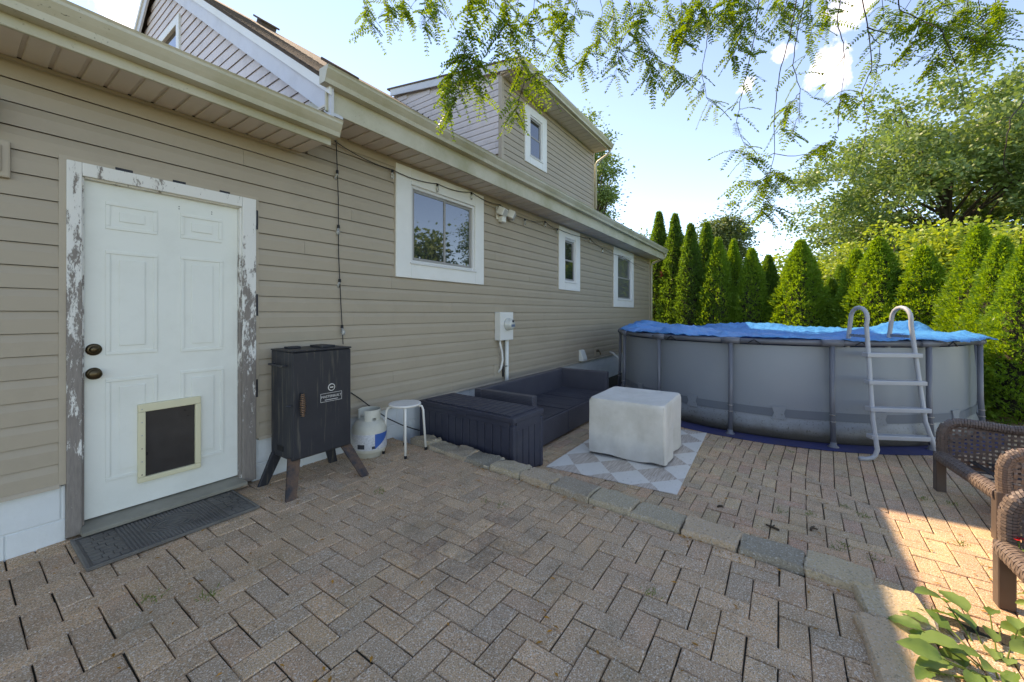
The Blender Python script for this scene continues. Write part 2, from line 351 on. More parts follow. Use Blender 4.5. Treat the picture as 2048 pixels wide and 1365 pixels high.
def leaf(name, dark, light, trans, tw=.45, rough=.45):
    k = NT(name); r = k.rnd(); c = k.mix(r, lin(*dark), lin(*light)); c = k.mix(k.math('MULTIPLY', k.noise(1.1, 3), .5), c, lin(*dark))
    k.set(col=c, rough=rough, spec=.35)
    tr = k.n('ShaderNodeBsdfTranslucent'); k.l(k.mix(r, lin(*trans), tuple(x*.75 for x in lin(*trans)[:3])+(1,)), tr.inputs[0])
    ms = k.n('ShaderNodeMixShader'); ms.inputs[0].default_value = tw; k.l(k.b.outputs[0], ms.inputs[1]); k.l(tr.outputs[0], ms.inputs[2]); k.l(ms.outputs[0], k.out.inputs[0])
leaf('arbor_leaf', (82, 124, 44), (132, 166, 62), (170, 210, 50), .38)
leaf('arbor_dark', (62, 100, 44), (104, 142, 58), (140, 184, 54), .34)
leaf('maple_leaf', (88, 112, 70), (140, 160, 104), (150, 180, 80), .35)
leaf('pear_leaf', (80, 98, 64), (124, 138, 92), (140, 164, 80), .3)
leaf('sumac_leaf', (112, 142, 52), (170, 186, 78), (186, 206, 64), .4)
leaf('locust_leaf', (54, 88, 30), (104, 134, 44), (150, 184, 40), .42)
leaf('hydrangea_leaf', (84, 116, 58), (136, 162, 92), (150, 180, 80), .35, .45)
leaf('weed_leaf', (84, 104, 44), (124, 140, 66), (140, 160, 50), .3)
def boxuv(o):
    me = o.data; uv = me.uv_layers.new(name='UVMap'); 
    for p in me.polygons:
        n = p.normal; ax = max(range(3), key=lambda i: abs(n[i]))
        for li in p.loop_indices:
            c = me.vertices[me.loops[li].vertex_index].co
            uv.data[li].uv = {0: (c.y, c.z), 1: (c.x, c.z), 2: (c.y, c.x)}[ax]
    return o
# ================================================================== GROUND
ZN, ZF = 0.035, -0.16            # upper and lower patio levels
W0, L0 = .1056, .2112
g = MB(); S = 600
# lawn: one sheet to the horizon, sunk just under the patios
g.add([(-S,-S,-.24),(S,-S,-.24),(S,S,-.24),(-S,S,-.24)], [(0,1,2,3)])
tag(g.build('lawn', 'lawn'), kind='structure')
up_o = MB().box(-4.2, 2.52, -4.55, .10, -.2, ZN-.011).build('upper_patio', 'joint_sand'); tag(up_o, kind='structure')
lo_o = MB().box(2.66, 13.2, -7.4, .10, -.235, ZF-.011).build('lower_patio', 'joint_sand'); tag(lo_o, kind='structure')
tag(MB().box(-4.2, 2.66, -7.4, -4.56, -.235, -.10).build('garden_bed', 'soil'), kind='structure')
def clip(poly, nx, ny, c):       # keep nx*x+ny*y <= c
    out = []
    for i in range(len(poly)):
        a, b = poly[i], poly[(i+1) % len(poly)]; da = nx*a[0]+ny*a[1]-c; db = nx*b[0]+ny*b[1]-c
        if da <= 0: out.append(a)
        if (da < 0 < db) or (db < 0 < da): t = da/(da-db); out.append((a[0]+(b[0]-a[0])*t, a[1]+(b[1]-a[1])*t))
    return out
def area(p): return .5*abs(sum(p[i][0]*p[(i+1) % len(p)][1]-p[(i+1) % len(p)][0]*p[i][1] for i in range(len(p))))
def brick_geom(poly, z0, z1, ch=.005, tilt=(0, 0)):
    n = len(poly); cx = sum(p[0] for p in poly)/n; cy = sum(p[1] for p in poly)/n
    def ins(p, d): 
        v = Vector((cx-p[0], cy-p[1])); L = v.length; return (p[0]+v.x/L*d*1.4, p[1]+v.y/L*d*1.4)
    zt = lambda p: z1 + tilt[0]*(p[0]-cx) + tilt[1]*(p[1]-cy)
    vs = [(p[0], p[1], z0) for p in poly] + [(p[0], p[1], zt(p)-ch) for p in poly] + [(*ins(p, ch), zt(p)) for p in poly]
    fs = [(i, (i+1) % n, n+(i+1) % n, n+i) for i in range(n)] + [(n+i, n+(i+1) % n, 2*n+(i+1) % n, 2*n+i) for i in range(n)] + [tuple(range(2*n, 3*n))]
    return vs, fs
def herring(x0, x1, y0, y1, ox=0, oy=0, rot=0):
    res = []; ca, sa = math.cos(rot), math.sin(rot)
    ni = int((x1-x0)/W0)+14; nj = int((y1-y0)/W0)+14; gp = .0026
    for i in range(-7, ni):
        for j in range(-7, nj):
            s = (i-j) % 4
            if s not in (0, 3): continue
            w_, h_ = (2, 1) if s == 0 else (1, 2)
            a = [(i*W0+gp, j*W0+gp), ((i+w_)*W0-gp, j*W0+gp), ((i+w_)*W0-gp, (j+h_)*W0-gp), (i*W0+gp, (j+h_)*W0-gp)]
            res.append([(x0+ox+p[0]*ca-p[1]*sa, y0+oy+p[0]*sa+p[1]*ca) for p in a])
    return res
def lay(bricks, planes, parent, mat, z1, keepmin=.0012, limit=300, vis=None):
    out = []
    for b in bricks:
        p = b
        for pl in planes:
            p = clip(p, *pl)
            if len(p) < 3: break
        if len(p) < 3 or area(p) < keepmin: continue
        cx = sum(q[0] for q in p)/len(p); cy = sum(q[1] for q in p)/len(p)
        d = Vector((cx, cy, z1))-CAM; dep = d.dot(VIEW)
        if dep < .25: sx = 9e9; vis_ok = False
        else:
            sx = 1024+FPX*d.dot(RIGHT)/dep; sy = HY-FPX*d.z/dep; vis_ok = -40 < sx < 2088 and sy < 1400 and (vis is None or vis(cx, cy))
        out.append((0 if vis_ok else 1, dep, p, cx, cy))
    out.sort(key=lambda t: (t[0], t[1]))
    rest = MB()
    for k_, (nv, dep, p, cx, cy) in enumerate(out):
        if nv and (dep > 40): continue
        dz = random.gauss(0, .0014) + .004*mnoise.noise(Vector((cx*1.3, cy*1.3, 3))); tl = (random.gauss(0, .012), random.gauss(0, .012))
        jx, jy, ja = random.gauss(0, .0008), random.gauss(0, .0008), random.gauss(0, .006)
        q = [(jx+(a-cx)*math.cos(ja)-(b-cy)*math.sin(ja), jy+(a-cx)*math.sin(ja)+(b-cy)*math.cos(ja)) for a, b in p]
        if k_ < limit and not nv:
            vs, fs = brick_geom(q, -.05, dz, tilt=tl)
            o = MB().add(vs, fs).build('brick', mat, parent); o.location = (cx, cy, z1)
        else:
            vs, fs = brick_geom([(a+cx, b+cy) for a, b in q], z1-.05, z1+dz, tilt=tl); rest.add(vs, fs)
    if rest.v: tag(rest.build('brick_field', mat, parent), kind='stuff')
# near patio: clipped along the kerb line X = 2.70 + .075*(y+1) ... and by the wall
KX = lambda y: 2.60 + .085*(y+1.9)*.9      # near face of the kerb
lay(herring(-3.0, 2.9, -4.6, .1, .03, .02), [(0, 1, .07), (1, -.0765, KX(0)), (-1, 0, 3.9), (0, -1, 4.5), ], up_o, 'paver_near', ZN)
# lower patio: herringbone up to an oblique seam, running bond beyond it
A_, B_ = Vector((5.36, -2.852)), Vector((4.194, -3.999)); dl = (B_-A_).normalized(); nl = Vector((-dl.y, dl.x)); cl = nl.dot(A_)
sgn = 1 if nl.dot(Vector((3.2, -2.5)))-cl < 0 else -1
polyK = (-1, .06, -2.62)
lay(herring(2.4, 12.5, -7.0, .1, .05, -.03, R(-1.5)), [(0, 1, .07), (-1, .0765, -2.70), (sgn*nl.x, sgn*nl.y, sgn*cl)], lo_o, 'paver_far', ZF, vis=lambda x, y: (x-8.1)**2+(y+3.16)**2 > 2.6**2 and not (3.4 < x < 5.6 and -2.7 < y < -.1))
run = []
for j in range(46):
    for i in range(40):
        x = 3.0+i*L0+(j % 2)*L0*.5; y = -1.9-j*W0; gp = .003
        c_, s_ = math.cos(R(-4)), math.sin(R(-4))
        run.append([(3.0+(a-3.0)*c_-(b+1.9)*s_, -1.9+(a-3.0)*s_+(b+1.9)*c_) for a, b in ((x+gp, y+gp), (x+L0-gp, y+gp), (x+L0-gp, y+W0-gp), (x+gp, y+W0-gp))])
lo2 = MB().box(3.0, 3.02, -7.3, -7.28, -.2, ZF-.02)
lay(run, [(-sgn*nl.x, -sgn*nl.y, -sgn*cl), (0, -1, 6.6), (-1, 0, -2.75)], lo_o, 'paver_far', ZF, limit=130, vis=lambda x, y: (x-8.1)**2+(y+3.16)**2 > 2.6**2)
# kerb of rough stones
kerb = MB().box(2.56, 2.72, -3.72, -.02, -.2, -.02).build('stone_edging', 'joint_sand'); tag(kerb, kind='structure')
def stone(cx, cy, L, Wd, rot, z0, z1, seed, rough=.012):
    bm = bmesh.new(); bmesh.ops.create_cube(bm, size=1); bmesh.ops.subdivide_edges(bm, edges=bm.edges[:], cuts=7, use_grid_fill=True)
    for v in bm.verts:
        p = v.co.copy(); m = max(abs(p.x), abs(p.y), abs(p.z)); rr = p.length
        e = .86+.14*(m/max(rr, 1e-5)) if rr > 0 else 1
        q = Vector((p.x*L, p.y*Wd*(1-.05*(p.z > .4)), p.z*(z1-z0)))
        nn = mnoise.noise_vector(Vector((p.x*2.2+seed*3.1, p.y*2.2, p.z*2.2+seed)))*rough*1.7 + mnoise.noise_vector(Vector((p.x*7+seed, p.y*5, p.z*6)))*rough*.9
        v.co = q+nn
    bmesh.ops.bevel(bm, geom=[e for e in bm.edges if e.calc_face_angle(0) > 1.0], offset=.008, segments=1, affect='EDGES')
    me = bpy.data.meshes.new('stone'); bm.to_mesh(me); bm.free(); me.materials.append(M['kerb_stone'])
    me.polygons.foreach_set('use_smooth', [True]*len(me.polygons)); me.set_sharp_from_angle(angle=R(28))
    o = bpy.data.objects.new('stone', me); o.location = (cx, cy, (z0+z1)/2); o.rotation_euler = (random.gauss(0, .012), random.gauss(0, .012), rot); return link(o, kerb)
ys = -.30
lens = [.27, .26, .26, .30, .31, .31, .31, .30, .31, .30, .30, .27]
for i, L in enumerate(lens):
    yc = ys-L/2; xc = KX(yc)+.11
    if yc < -3.76: break
    stone(xc, yc, L-.006, random.uniform(.2, .23), R(90)-.07+random.gauss(0, .03), -.17, random.uniform(.066, .09), i, .010 if i < 6 else .005); ys -= L
# the kerb turns back along the planting bed with two long slabs
stone(2.40, -3.835, .25, .235, R(6), -.1, .078, 31, .005); stone(2.05, -3.82, .43, .235, R(4), -.1, .072, 32, .005); stone(1.60, -3.84, .44, .24, R(2), -.1, .068, 33, .005)
# ================================================================== HOUSE
house = empty('house', (0, 0, 0), 0, 'long house clad in tan horizontal vinyl siding with white-trimmed windows and a dormer', 'house')
EXP = .1252; SB = .372
XG = 1.87; XE = 12.42
bw = MB()
bw.box(-6, XG, .12, 6.8, -.24, 2.74); bw.box(XG, XE, .12, 8.4, -.24, 3.0)
wall = bw.build('wall', 'siding_tan', house)
prof = [(-.015, 0), (-.015, .078), (-.004, .122), (.012, .124), (.012, .004), (-.004, .004)]
def boards(intervals, z0, zmax, place, mat, parent, seam=3.66, name='siding_board', seed=0, cut=None):
    """intervals(zc) -> list of (a,b) spans; place(mesh verts a,y,z)->world"""
    k = 0; z = z0
    while z < zmax-.01:
        h = min(EXP, zmax-z)
        for (a, b) in intervals(z, z+h):
            off = (k*1.37+seed*.71) % seam; cuts = [a]; x = math.floor((a-off)/seam)*seam+off
            while x < b-.05:
                if x > a+.05: cuts.append(x)
                x += seam
            cuts.append(b)
            for q in range(len(cuts)-1):
                c0, c1 = cuts[q], cuts[q+1]; sy = .0012*((q+k) % 2); f = h/EXP
                m = MB(); p2 = [(y-sy, zz*f) for y, zz in prof]
                m.prism(p2, 'x', c0, c1-.0016)
                m.v = [place(v[0], v[1], v[2]+z) for v in m.v]
                m.build(name, mat, parent)
        z += EXP; k += 1
def minus(spans, holes):
    for h0, h1 in holes:
        out = []
        for a, b in spans:
            if h1 <= a or h0 >= b: out.append((a, b)); continue
            if h0 > a: out.append((a, h0))
            if h1 < b: out.append((h1, b))
        spans = out
    return [s for s in spans if s[1]-s[0] > .02]
# window openings on the long wall: (outer x0,x1,z0,z1, inner x0,x1,z0,z1)
WIN = [((2.765, 4.255, 1.75, 2.97), (2.972, 4.072, 1.92, 2.79)), ((6.465, 7.365, 1.80, 2.975), (6.70, 7.18, 1.955, 2.79)), ((9.29, 10.82, 1.515, 2.985), (9.57, 10.64, 1.70, 2.82))]
def main_spans(z0, z1):
    hs = []
    for o, i in WIN:
        if z1 > i[2]-.02 and z0 < i[3]+.02: hs.append((i[0]-.06, i[1]+.06))
    if z0 < 2.19: hs.append((.44, 1.39))
    sp = minus([(-2.5, XE)], hs)
    if z0 > 2.70: sp = [(max(a, 1.83), b) for a, b in sp if b > 1.83]
    return sp
boards(main_spans, SB, 3.0, lambda a, y, z: (a, y, z), 'siding_tan', house)
# foundation of painted blocks
for r_, (z0, z1) in enumerate(((-.24, -.045), (-.04, .163), (.168, .362))):
    x = -2.4+(.2 if r_ % 2 else 0)
    while x < XE:
        x1 = min(x+.40, XE)
        if not (x > .42 and x1 < 1.40 and z1 > .1):
            a, b = x, x1
            if z1 > .1 and a < .42 < b: b = .42
            if z1 > .1 and a < 1.40 < b: a = 1.40
            MB().box(a+.002, b-.002, .004, .12, z0, z1).build('foundation_block', 'foundation', house, bevel=.004)
        x = x1
MB().box(-2.5, .42, .010, .115, -.24, .36).build('foundation_mortar', 'foundation', house); MB().box(1.40, XE-.01, .010, .115, -.24, .36).build('foundation_mortar', 'foundation', house)
MB().box(XE-.005, XE+.07, -.03, .25, SB-.01, 3.0).build('corner_post', 'trim_tan', house, bevel=.004)
MB().prism([(-.028, SB-.014), (-.004, SB-.014), (-.004, SB+.012), (-.02, SB+.006)], 'x', -2.5, .39).build('starter_strip', 'trim_tan', house)
MB().prism([(-.028, SB-.014), (-.004, SB-.014), (-.004, SB+.012), (-.02, SB+.006)], 'x', 1.432, XE).build('starter_strip', 'trim_tan', house)
# ---- door
dx0, dx1 = .49, 1.303
door = MB().box(dx0, dx1, .022, .066, .115, 2.163).build('door', 'door_white', house, bevel=.002)
for (a, b, z0, z1) in ((.583, .829, 1.884, 2.055), (.952, 1.20, 1.884, 2.058), (.583, .83, 1.10, 1.752), (.953, 1.205, 1.09, 1.758), (.583, .83, .315, .952), (.953, 1.21, .315, .958)):
    f = MB()                                      # embossed frame and raised field
    w_ = .022
    for (p0, p1, q0, q1) in ((a, b, z0, z0+w_), (a, b, z1-w_, z1), (a, a+w_, z0+w_, z1-w_), (b-w_, b, z0+w_, z1-w_)): f.box(p0, p1, .016, .0235, q0, q1)
    f.box(a+.062, b-.062, .0165, .0235, z0+.055, z1-.055)
    f.build('door_panel', 'door_white', door, bevel=.0055, seg=2)
for z in (.993, 1.139):
    kb = MB(); kb.lathe([(.0, .0), (.036, .0), (.036, .007), (.026, .012)], (.533, .022, z), 24, 'y'); kb.lathe([(.014, .01), (.014, .03), (.029, .036), (.031, .05), (.024, .06), (0.001, .062)] if z < 1.1 else [(.022, .01), (.022, .022), (.008, .026), (0.001, .026)], (.533, .022, z), 24, 'y')
    kb.build('door_knob' if z < 1.1 else 'deadbolt', 'bronze', door, smooth=True)
for x_, z_ in ((.945, 2.10), (.945, 2.085), (1.135, 2.103), (1.135, 2.088)): MB().lathe([(0.0001, 0), (.0035, 0), (.0035, .001), (0.0001, .001)], (x_, .0212, z_), 8, 'y').build('screw_hole', 'dark_hole', door)
pf = MB()
for (a, b, q0, q1) in ((.729, 1.064, .258, .292), (.729, 1.064, .716, .768), (.729, .766, .292, .716), (1.03, 1.064, .292, .716)): pf.box(a, b, -.006, .024, q0, q1)
pf.build('pet_door_frame', 'petframe', door, bevel=.006, seg=2)
MB().box(.766, 1.03, .012, .02, .292, .716).build('pet_door_flap', 'petflap', door)
for i in range(6): MB().lathe([(0.0001, 0), (.004, 0), (.004, .002), (0.0001, .0025)], (.747+.0*i, -.0062, .31+i*.085), 8, 'y').build('screw', 'steel', door)
cs = empty('door_casing'); cs.parent = house; del cs
def casing(name, *b): MB().box(*b).build(name, 'peeling', house, bevel=.006, seg=2)
bpy.data.objects.remove(bpy.data.objects['door_casing'])
casing('door_casing', .416, .478, -.034, .03, .06, 2.25); casing('door_casing', 1.315, 1.41, -.034, .03, .06, 2.25); casing('door_casing', .478, 1.315, -.034, .03, 2.172, 2.25)
casing('door_stop', .472, .49, -.012, .07, .08, 2.172); casing('door_stop', 1.303, 1.321, -.012, .07, .08, 2.172); casing('door_stop', .49, 1.303, -.010, .07, 2.163, 2.178)
MB().prism([(-.10, .062), (-.10, .086), (.07, .112), (.07, .062)], 'x', .468, 1.325).build('threshold', 'threshold', house, bevel=.003)
for (a, b) in ((.388, .416), (1.41, 1.432)): MB().box(a, b, -.020, .0, SB, 2.2495).build('door_channel', 'trim_tan', house)
MB().box(.388, 1.432, -.020, 0, 2.25, 2.272).build('door_channel', 'trim_tan', house)
for (a, b, z0, z1) in ((.62, .70, 2.249, 2.268), (.90, .97, 2.249, 2.267), (1.17, 1.235, 2.249, 2.266), (1.411, 1.427, 2.02, 2.17), (1.412, 1.427, 1.34, 1.51), (1.412, 1.426, .70, .84)): MB().box(a, b, -.0235, -.019, z0, z1).build('tape_strip', 'black_tape', house)
# ---- windows
def window(outer, inner, style, Y=0.0, parent=house, cas='white_trim'):
    w_ = MB(); o, i = outer, inner
    w_.box(o[0], i[0], Y-.036, Y+.03, o[2], o[3]); w_.box(i[1], o[1], Y-.036, Y+.03, o[2], o[3]); w_.box(i[0], i[1], Y-.036, Y+.03, o[2], i[2]); w_.box(i[0], i[1], Y-.036, Y+.03, i[3], o[3])
    win = w_.build('window', cas, parent, bevel=.004)
    a, b, c, d = i
    # inner stepped frame
    fr = MB(); t = .035
    fr.box(a-.001, a+t, Y-.016, Y+.04, c, d); fr.box(b-t, b+.001, Y-.016, Y+.04, c, d); fr.box(a+t, b-t, Y-.016, Y+.04, c-.001, c+t); fr.box(a+t, b-t, Y-.016, Y+.04, d-t, d+.001)
    fr.build('window_frame', 'sash_white', win, bevel=.003)
    a += t; b -= t; c += t; d -= t; s = .032
    if style == 'slider': pans = [(a, (a+b)/2+.02, c, d, .0), ((a+b)/2-.02, b, c, d, .014)]
    else: pans = [(a, b, (c+d)/2-.02, d, .014), (a, b, c, (c+d)/2+.02, .0)]
    for (p, q, r_, t_, yy) in pans:
        sh = MB(); y0, y1 = Y-.004+yy, Y+.012+yy
        sh.box(p, p+s, y0, y1, r_, t_); sh.box(q-s, q, y0, y1, r_, t_); sh.box(p+s, q-s, y0, y1, r_, r_+s); sh.box(p+s, q-s, y0, y1, t_-s, t_)
        sh.build('sash', 'sash', win, bevel=.002)
        MB().box(p+s, q-s, Y+.004+yy, Y+.010+yy, r_+s, t_-s).build('pane', 'pane_blind' if style == 'blind' else 'pane', win)
    MB().prism([(Y-.05, i[2]-.012), (Y-.05, i[2]+.004), (Y-.0, i[2]+.02), (Y-.0, i[2]-.012)], 'x', i[0]-.02, i[1]+.02).build('window_sill', 'sash_white', win)
    return win
window(*WIN[0], 'slider'); window(*WIN[1], 'hung'); window(*WIN[2], 'blind')
for o, i in WIN:
    MB().box(o[0]-.012, o[0], -.02, 0, o[2], o[3]).build('window_channel', 'trim_tan', house); MB().box(o[1], o[1]+.012, -.02, 0, o[2], o[3]).build('window_channel', 'trim_tan', house)
# ---- eaves: soffit panels, fascia, K-style gutter
def soffit(x0, x1, y0, y1, z, wdt, parent, vent):
    sp = MB().box(x0, x1, y0, y1, z+.012, z+.03).build('soffit', 'soffit', parent)
    x = x0; k_ = 0
    while x < x1-.03:
        b = min(x+wdt, x1); mt = 'soffit_vent' if (vent and k_ % 2 == 0) else 'soffit'
        MB().box(x+.004, b-.012, y0, y1, z+.001*(k_ % 3), z+.011).build('soffit_panel', mt, sp, bevel=.0035)
        x = b; k_ += 1
    return sp
def gutter(x0, x1, yb, zt, parent, h=.12):
    # profile from the fascia outward (towards -Y)
    p = [(yb, zt-h), (yb-.075, zt-h), (yb-.082, zt-h+.035), (yb-.10, zt-h+.06), (yb-.118, zt-.03), (yb-.118, zt-.012), (yb-.126, zt), (yb-.110, zt), (yb-.110, zt-.03), (yb-.092, zt-h+.062), (yb-.074, zt-h+.037), (yb-.068, zt-h+.006), (yb-.003, zt-h+.006), (yb-.003, zt), (yb, zt)]
    n = len(p); m = MB(); vs = [(x0, a, b) for a, b in p]+[(x1, a, b) for a, b in p]
    m.add(vs, [(i, (i+1) % n, n+(i+1) % n, n+i) for i in range(n)])
    for x in (x0, x1): m.prism([(yb, zt-h), (yb-.075, zt-h), (yb-.1, zt-h+.06), (yb-.12, zt-.02), (yb-.126, zt), (yb, zt)], 'x', x, x+.003)
    return m.build('gutter', 'gutter', parent)
def eave(x0, x1, Yw, zs, depth, zfas, zgut, wdt, vent, gx0=None, gx1=None):
    soffit(x0, x1, Yw-depth, Yw-.005, zs, wdt, house, vent)
    MB().box(x0-.004, x1+.004, Yw-depth-.022, Yw-depth, zs-.028, zfas).build('fascia', 'gutter', house, bevel=.003)
    gutter(gx0 if gx0 is not None else x0-.02, gx1 if gx1 is not None else x1+.03, Yw-depth-.0225, zgut, house)
    MB().box(x0, x1, Yw-.02, Yw+.0, zs-.022, zs).build('soffit_channel', 'trim_tan', house, bevel=.003)
eave(-2.5, 1.795, 0, 2.742, .40, 2.88, 2.893, .11, True, -2.5, 1.825)
eave(1.76, 12.5, 0, 3.012, .40, 3.26, 3.285, .153, True, 1.70, 12.56)
MB().box(1.84, XE, -.028, .0, 2.915, 2.99).build('frieze_board', 'trim_tan', house, bevel=.004)
# ---- roofs
SL = .70; EZ = 3.235; EY = -.44; RY = 4.25
zr = lambda y: EZ+SL*(y-EY)
def slab(name, quad, th, mat, parent):
    n = (Vector(quad[1])-Vector(quad[0])).cross(Vector(quad[3])-Vector(quad[0])).normalized()
    if n.z < 0: n = -n
    vs = [Vector(q) for q in quad]+[Vector(q)-n*th for q in quad]
    return MB().add(vs, [(0,1,2,3),(7,6,5,4),(0,4,5,1),(1,5,6,2),(2,6,7,3),(3,7,4,0)]).build(name, mat, parent)
RB = 2*RY-EY
rf = slab('roof', [(1.76, EY-.05, zr(EY-.05)), (12.52, EY-.05, zr(EY-.05)), (12.52, RY, zr(RY)), (1.76, RY, zr(RY))], .04, 'shingle', house)
slab('roof', [(1.76, RB, zr(EY)), (12.52, RB, zr(EY)), (12.52, RY, zr(RY)), (1.76, RY, zr(RY))], .04, 'shingle', house)
# shingle courses along the visible rake edge
for i in range(26):
    y = EY-.06+i*.14
    MB().add([(1.735, y, zr(y)+.004), (2.6, y, zr(y)+.004), (2.6, y+.17, zr(y+.17)+.006), (1.735, y+.17, zr(y+.17)+.006), (1.735, y, zr(y)+.016), (2.6, y, zr(y)+.016), (2.6, y+.17, zr(y+.17)+.009), (1.735, y+.17, zr(y+.17)+.009)],
             [(0,3,2,1),(4,5,6,7),(0,1,5,4),(1,2,6,5),(2,3,7,6),(3,0,4,7)]).build('shingle_course', 'shingle', rf)
# addition: low roof
slab('roof', [(-3, -.46, 2.90), (XG, -.46, 2.90), (XG, 3.4, 3.85), (-3, 3.4, 3.85)], .04, 'shingle', house); slab('roof', [(-3, 7.2, 2.90), (XG, 7.2, 2.90), (XG, 3.4, 3.85), (-3, 3.4, 3.85)], .04, 'shingle', house)
# gable end wall facing the addition
gw = MB(); zz0 = 2.7
gw.add([(XG+.02, .0, zz0), (XG+.02, 8.4, zz0), (XG+.02, 8.4, zr(RB-8.4+EY)-.1 if False else 3.1), (XG+.02, RY, zr(RY)-.08), (XG+.02, .0, zr(0)-.08)], [(0,1,2,3,4)]); gw.add([(XG+.2, .0, zz0), (XG+.2, 8.4, zz0), (XG+.2, 8.4, 3.1), (XG+.2, RY, zr(RY)-.08), (XG+.2, .0, zr(0)-.08)], [(4,3,2,1,0)])
gw.build('gable_wall', 'siding_pink_lit', house)
GW = (3.30, 4.16, 4.45, 5.42)
def gable_spans(z0, z1):
    zt = z1+.03; ya = max(0.0, (zt+.10-EZ)/SL+EY); yb = RB-(zt+.10-EZ)/SL-EY+EY
    yb = 2*RY-ya
    hs = [(GW[0]+.08, GW[1]-.08)] if (z1 > GW[2]+.1 and z0 < GW[3]-.08) else []
    return minus([(ya, yb)], hs) if yb-ya > .1 else []
boards(gable_spans, 3.0, 6.35, lambda a, y, z: (XG+y, a, z), 'siding_pink_lit', house, seam=9, seed=3)
gwin = MB()
for (a, b, c, d) in ((GW[0], GW[0]+.11, GW[2], GW[3]), (GW[1]-.11, GW[1], GW[2], GW[3]), (GW[0]+.11, GW[1]-.11, GW[3]-.11, GW[3]), (GW[0]+.11, GW[1]-.11, GW[2], GW[2]+.11)): gwin.box(XG-.036, XG+.02, a, b, c, d)
gw_o = gwin.build('window', 'white_trim', house, bevel=.003); MB().box(XG+.002, XG+.012, GW[0]+.11, GW[1]-.11, GW[2]+.11, GW[3]-.11).build('pane', 'pane', gw_o)
MB().box(XG-.012, XG+.01, GW[0]+.11, GW[1]-.11, 4.93, 4.965).build('sash', 'sash_white', gw_o)
def rake(X0, X1, ya, za, yb, zb, h, name, mat):
    # board under the roof edge, running up the slope
    return MB().add([(X0, ya, za-h), (X1, ya, za-h), (X1, yb, zb-h), (X0, yb, zb-h), (X0, ya, za), (X1, ya, za), (X1, yb, zb), (X0, yb, zb)],
        [(0,3,2,1),(4,5,6,7),(0,1,5,4),(1,2,6,5),(2,3,7,6),(3,0,4,7)]).build(name, mat, house)
rake(1.775, 1.80, EY-.02, zr(EY-.02)-.055, RY, zr(RY)-.055, .235, 'rake_board', 'rake_white'); rake(1.755, 1.775, EY-.03, zr(EY-.03)-.03, RY, zr(RY)-.03, .085, 'rake_trim', 'white_trim')
rake(1.80, XG+.01, EY-.02, zr(EY-.02)-.255, RY, zr(RY)-.255, .02, 'rake_soffit', 'rake_white')
rake(1.775, 1.80, RB, zr(EY)-.055, RY+.001, zr(RY)-.055, .235, 'rake_board', 'rake_white'); rake(1.755, 1.775, RB, zr(EY)-.03, RY+.001, zr(RY)-.03, .085, 'rake_trim', 'white_trim')
MB().box(1.802, 1.90, EY+.03, -.0, 3.03, 3.16).build('eave_return', 'gutter', house)
# ---- dormer
DX0, DX1, DY, DS = 6.15, 10.61, 1.05, 5.945
MB().box(DX0+.02, DX1-.02, DY+.02, RY, 3.9, DS+.05).build('dormer_wall', 'siding_tan', house)
DW = ((6.95, 7.86, 4.55, 5.76), (7.15, 7.66, 4.72, 5.60))
def dspans(z0, z1): return minus([(DX0+.05, DX1-.05)], [(DW[1][0]-.05, DW[1][1]+.05)] if (z1 > DW[1][2] and z0 < DW[1][3]) else [])
boards(dspans, 4.20, DS, lambda a, y, z: (a, DY+y, z), 'siding_tan', house, seed=5)
window(*DW, 'hung', Y=DY)
boards(lambda z0, z1: [(DY+.06, min(RY, (z0-EZ)/SL+EY+.12))] if z0 < 5.9 and (z0-EZ)/SL+EY > DY+.1 else ([(max(DY+.06, .55+(z1+.16-6.085)/.165), RY)] if z0 >= 5.9 and .55+(z1+.16-6.085)/.165 < RY-.2 else []), 4.20, 6.55, lambda a, y, z: (DX0+y, a, z), 'siding_pink_lit', house, seam=9, seed=2)
DSL = .165; dz = lambda y: 6.085+DSL*(y-.55)
MB().add([(DX0+.013, DY+.05, DS-.02), (DX0+.013, RY, DS-.02), (DX0+.013, RY, dz(RY)-.06), (DX0+.013, DY-.35, dz(DY-.35)-.07), (DX0+.013, DY-.35, DS-.02), (DX0+.05, DY+.05, DS-.02), (DX0+.05, RY, DS-.02), (DX0+.05, RY, dz(RY)-.06), (DX0+.05, DY-.35, dz(DY-.35)-.07), (DX0+.05, DY-.35, DS-.02)],
   [(0,1,2,3,4),(9,8,7,6,5),(0,5,6,1),(1,6,7,2),(2,7,8,3),(3,8,9,4),(4,9,5,0)]).build('dormer_gable', 'siding_pink_lit', house)
for x_ in (DX0, DX1-.05): MB().box(x_-.022, x_+.06, DY-.024, DY+.06, 4.1, DS).build('corner_post', 'trim_tan', house, bevel=.004)
slab('dormer_roof', [(DX0-.1, .53, dz(.53)), (DX1+.1, .53, dz(.53)), (DX1+.1, RY+.1, dz(RY+.1)), (DX0-.1, RY+.1, dz(RY+.1))], .035, 'shingle', house)
rake(DX0-.085, DX0-.06, .56, dz(.56)-.036, RY, dz(RY)-.036, .15, 'rake_board', 'rake_white'); rake(DX0-.06, DX0+.01, .56, dz(.56)-.13, RY, dz(RY)-.13, .02, 'rake_soffit', 'rake_white')
eave(DX0-.05, DX1+.06, DY, DS, .42, 6.05, 6.075, .2, False, DX0-.1, DX1+.1)
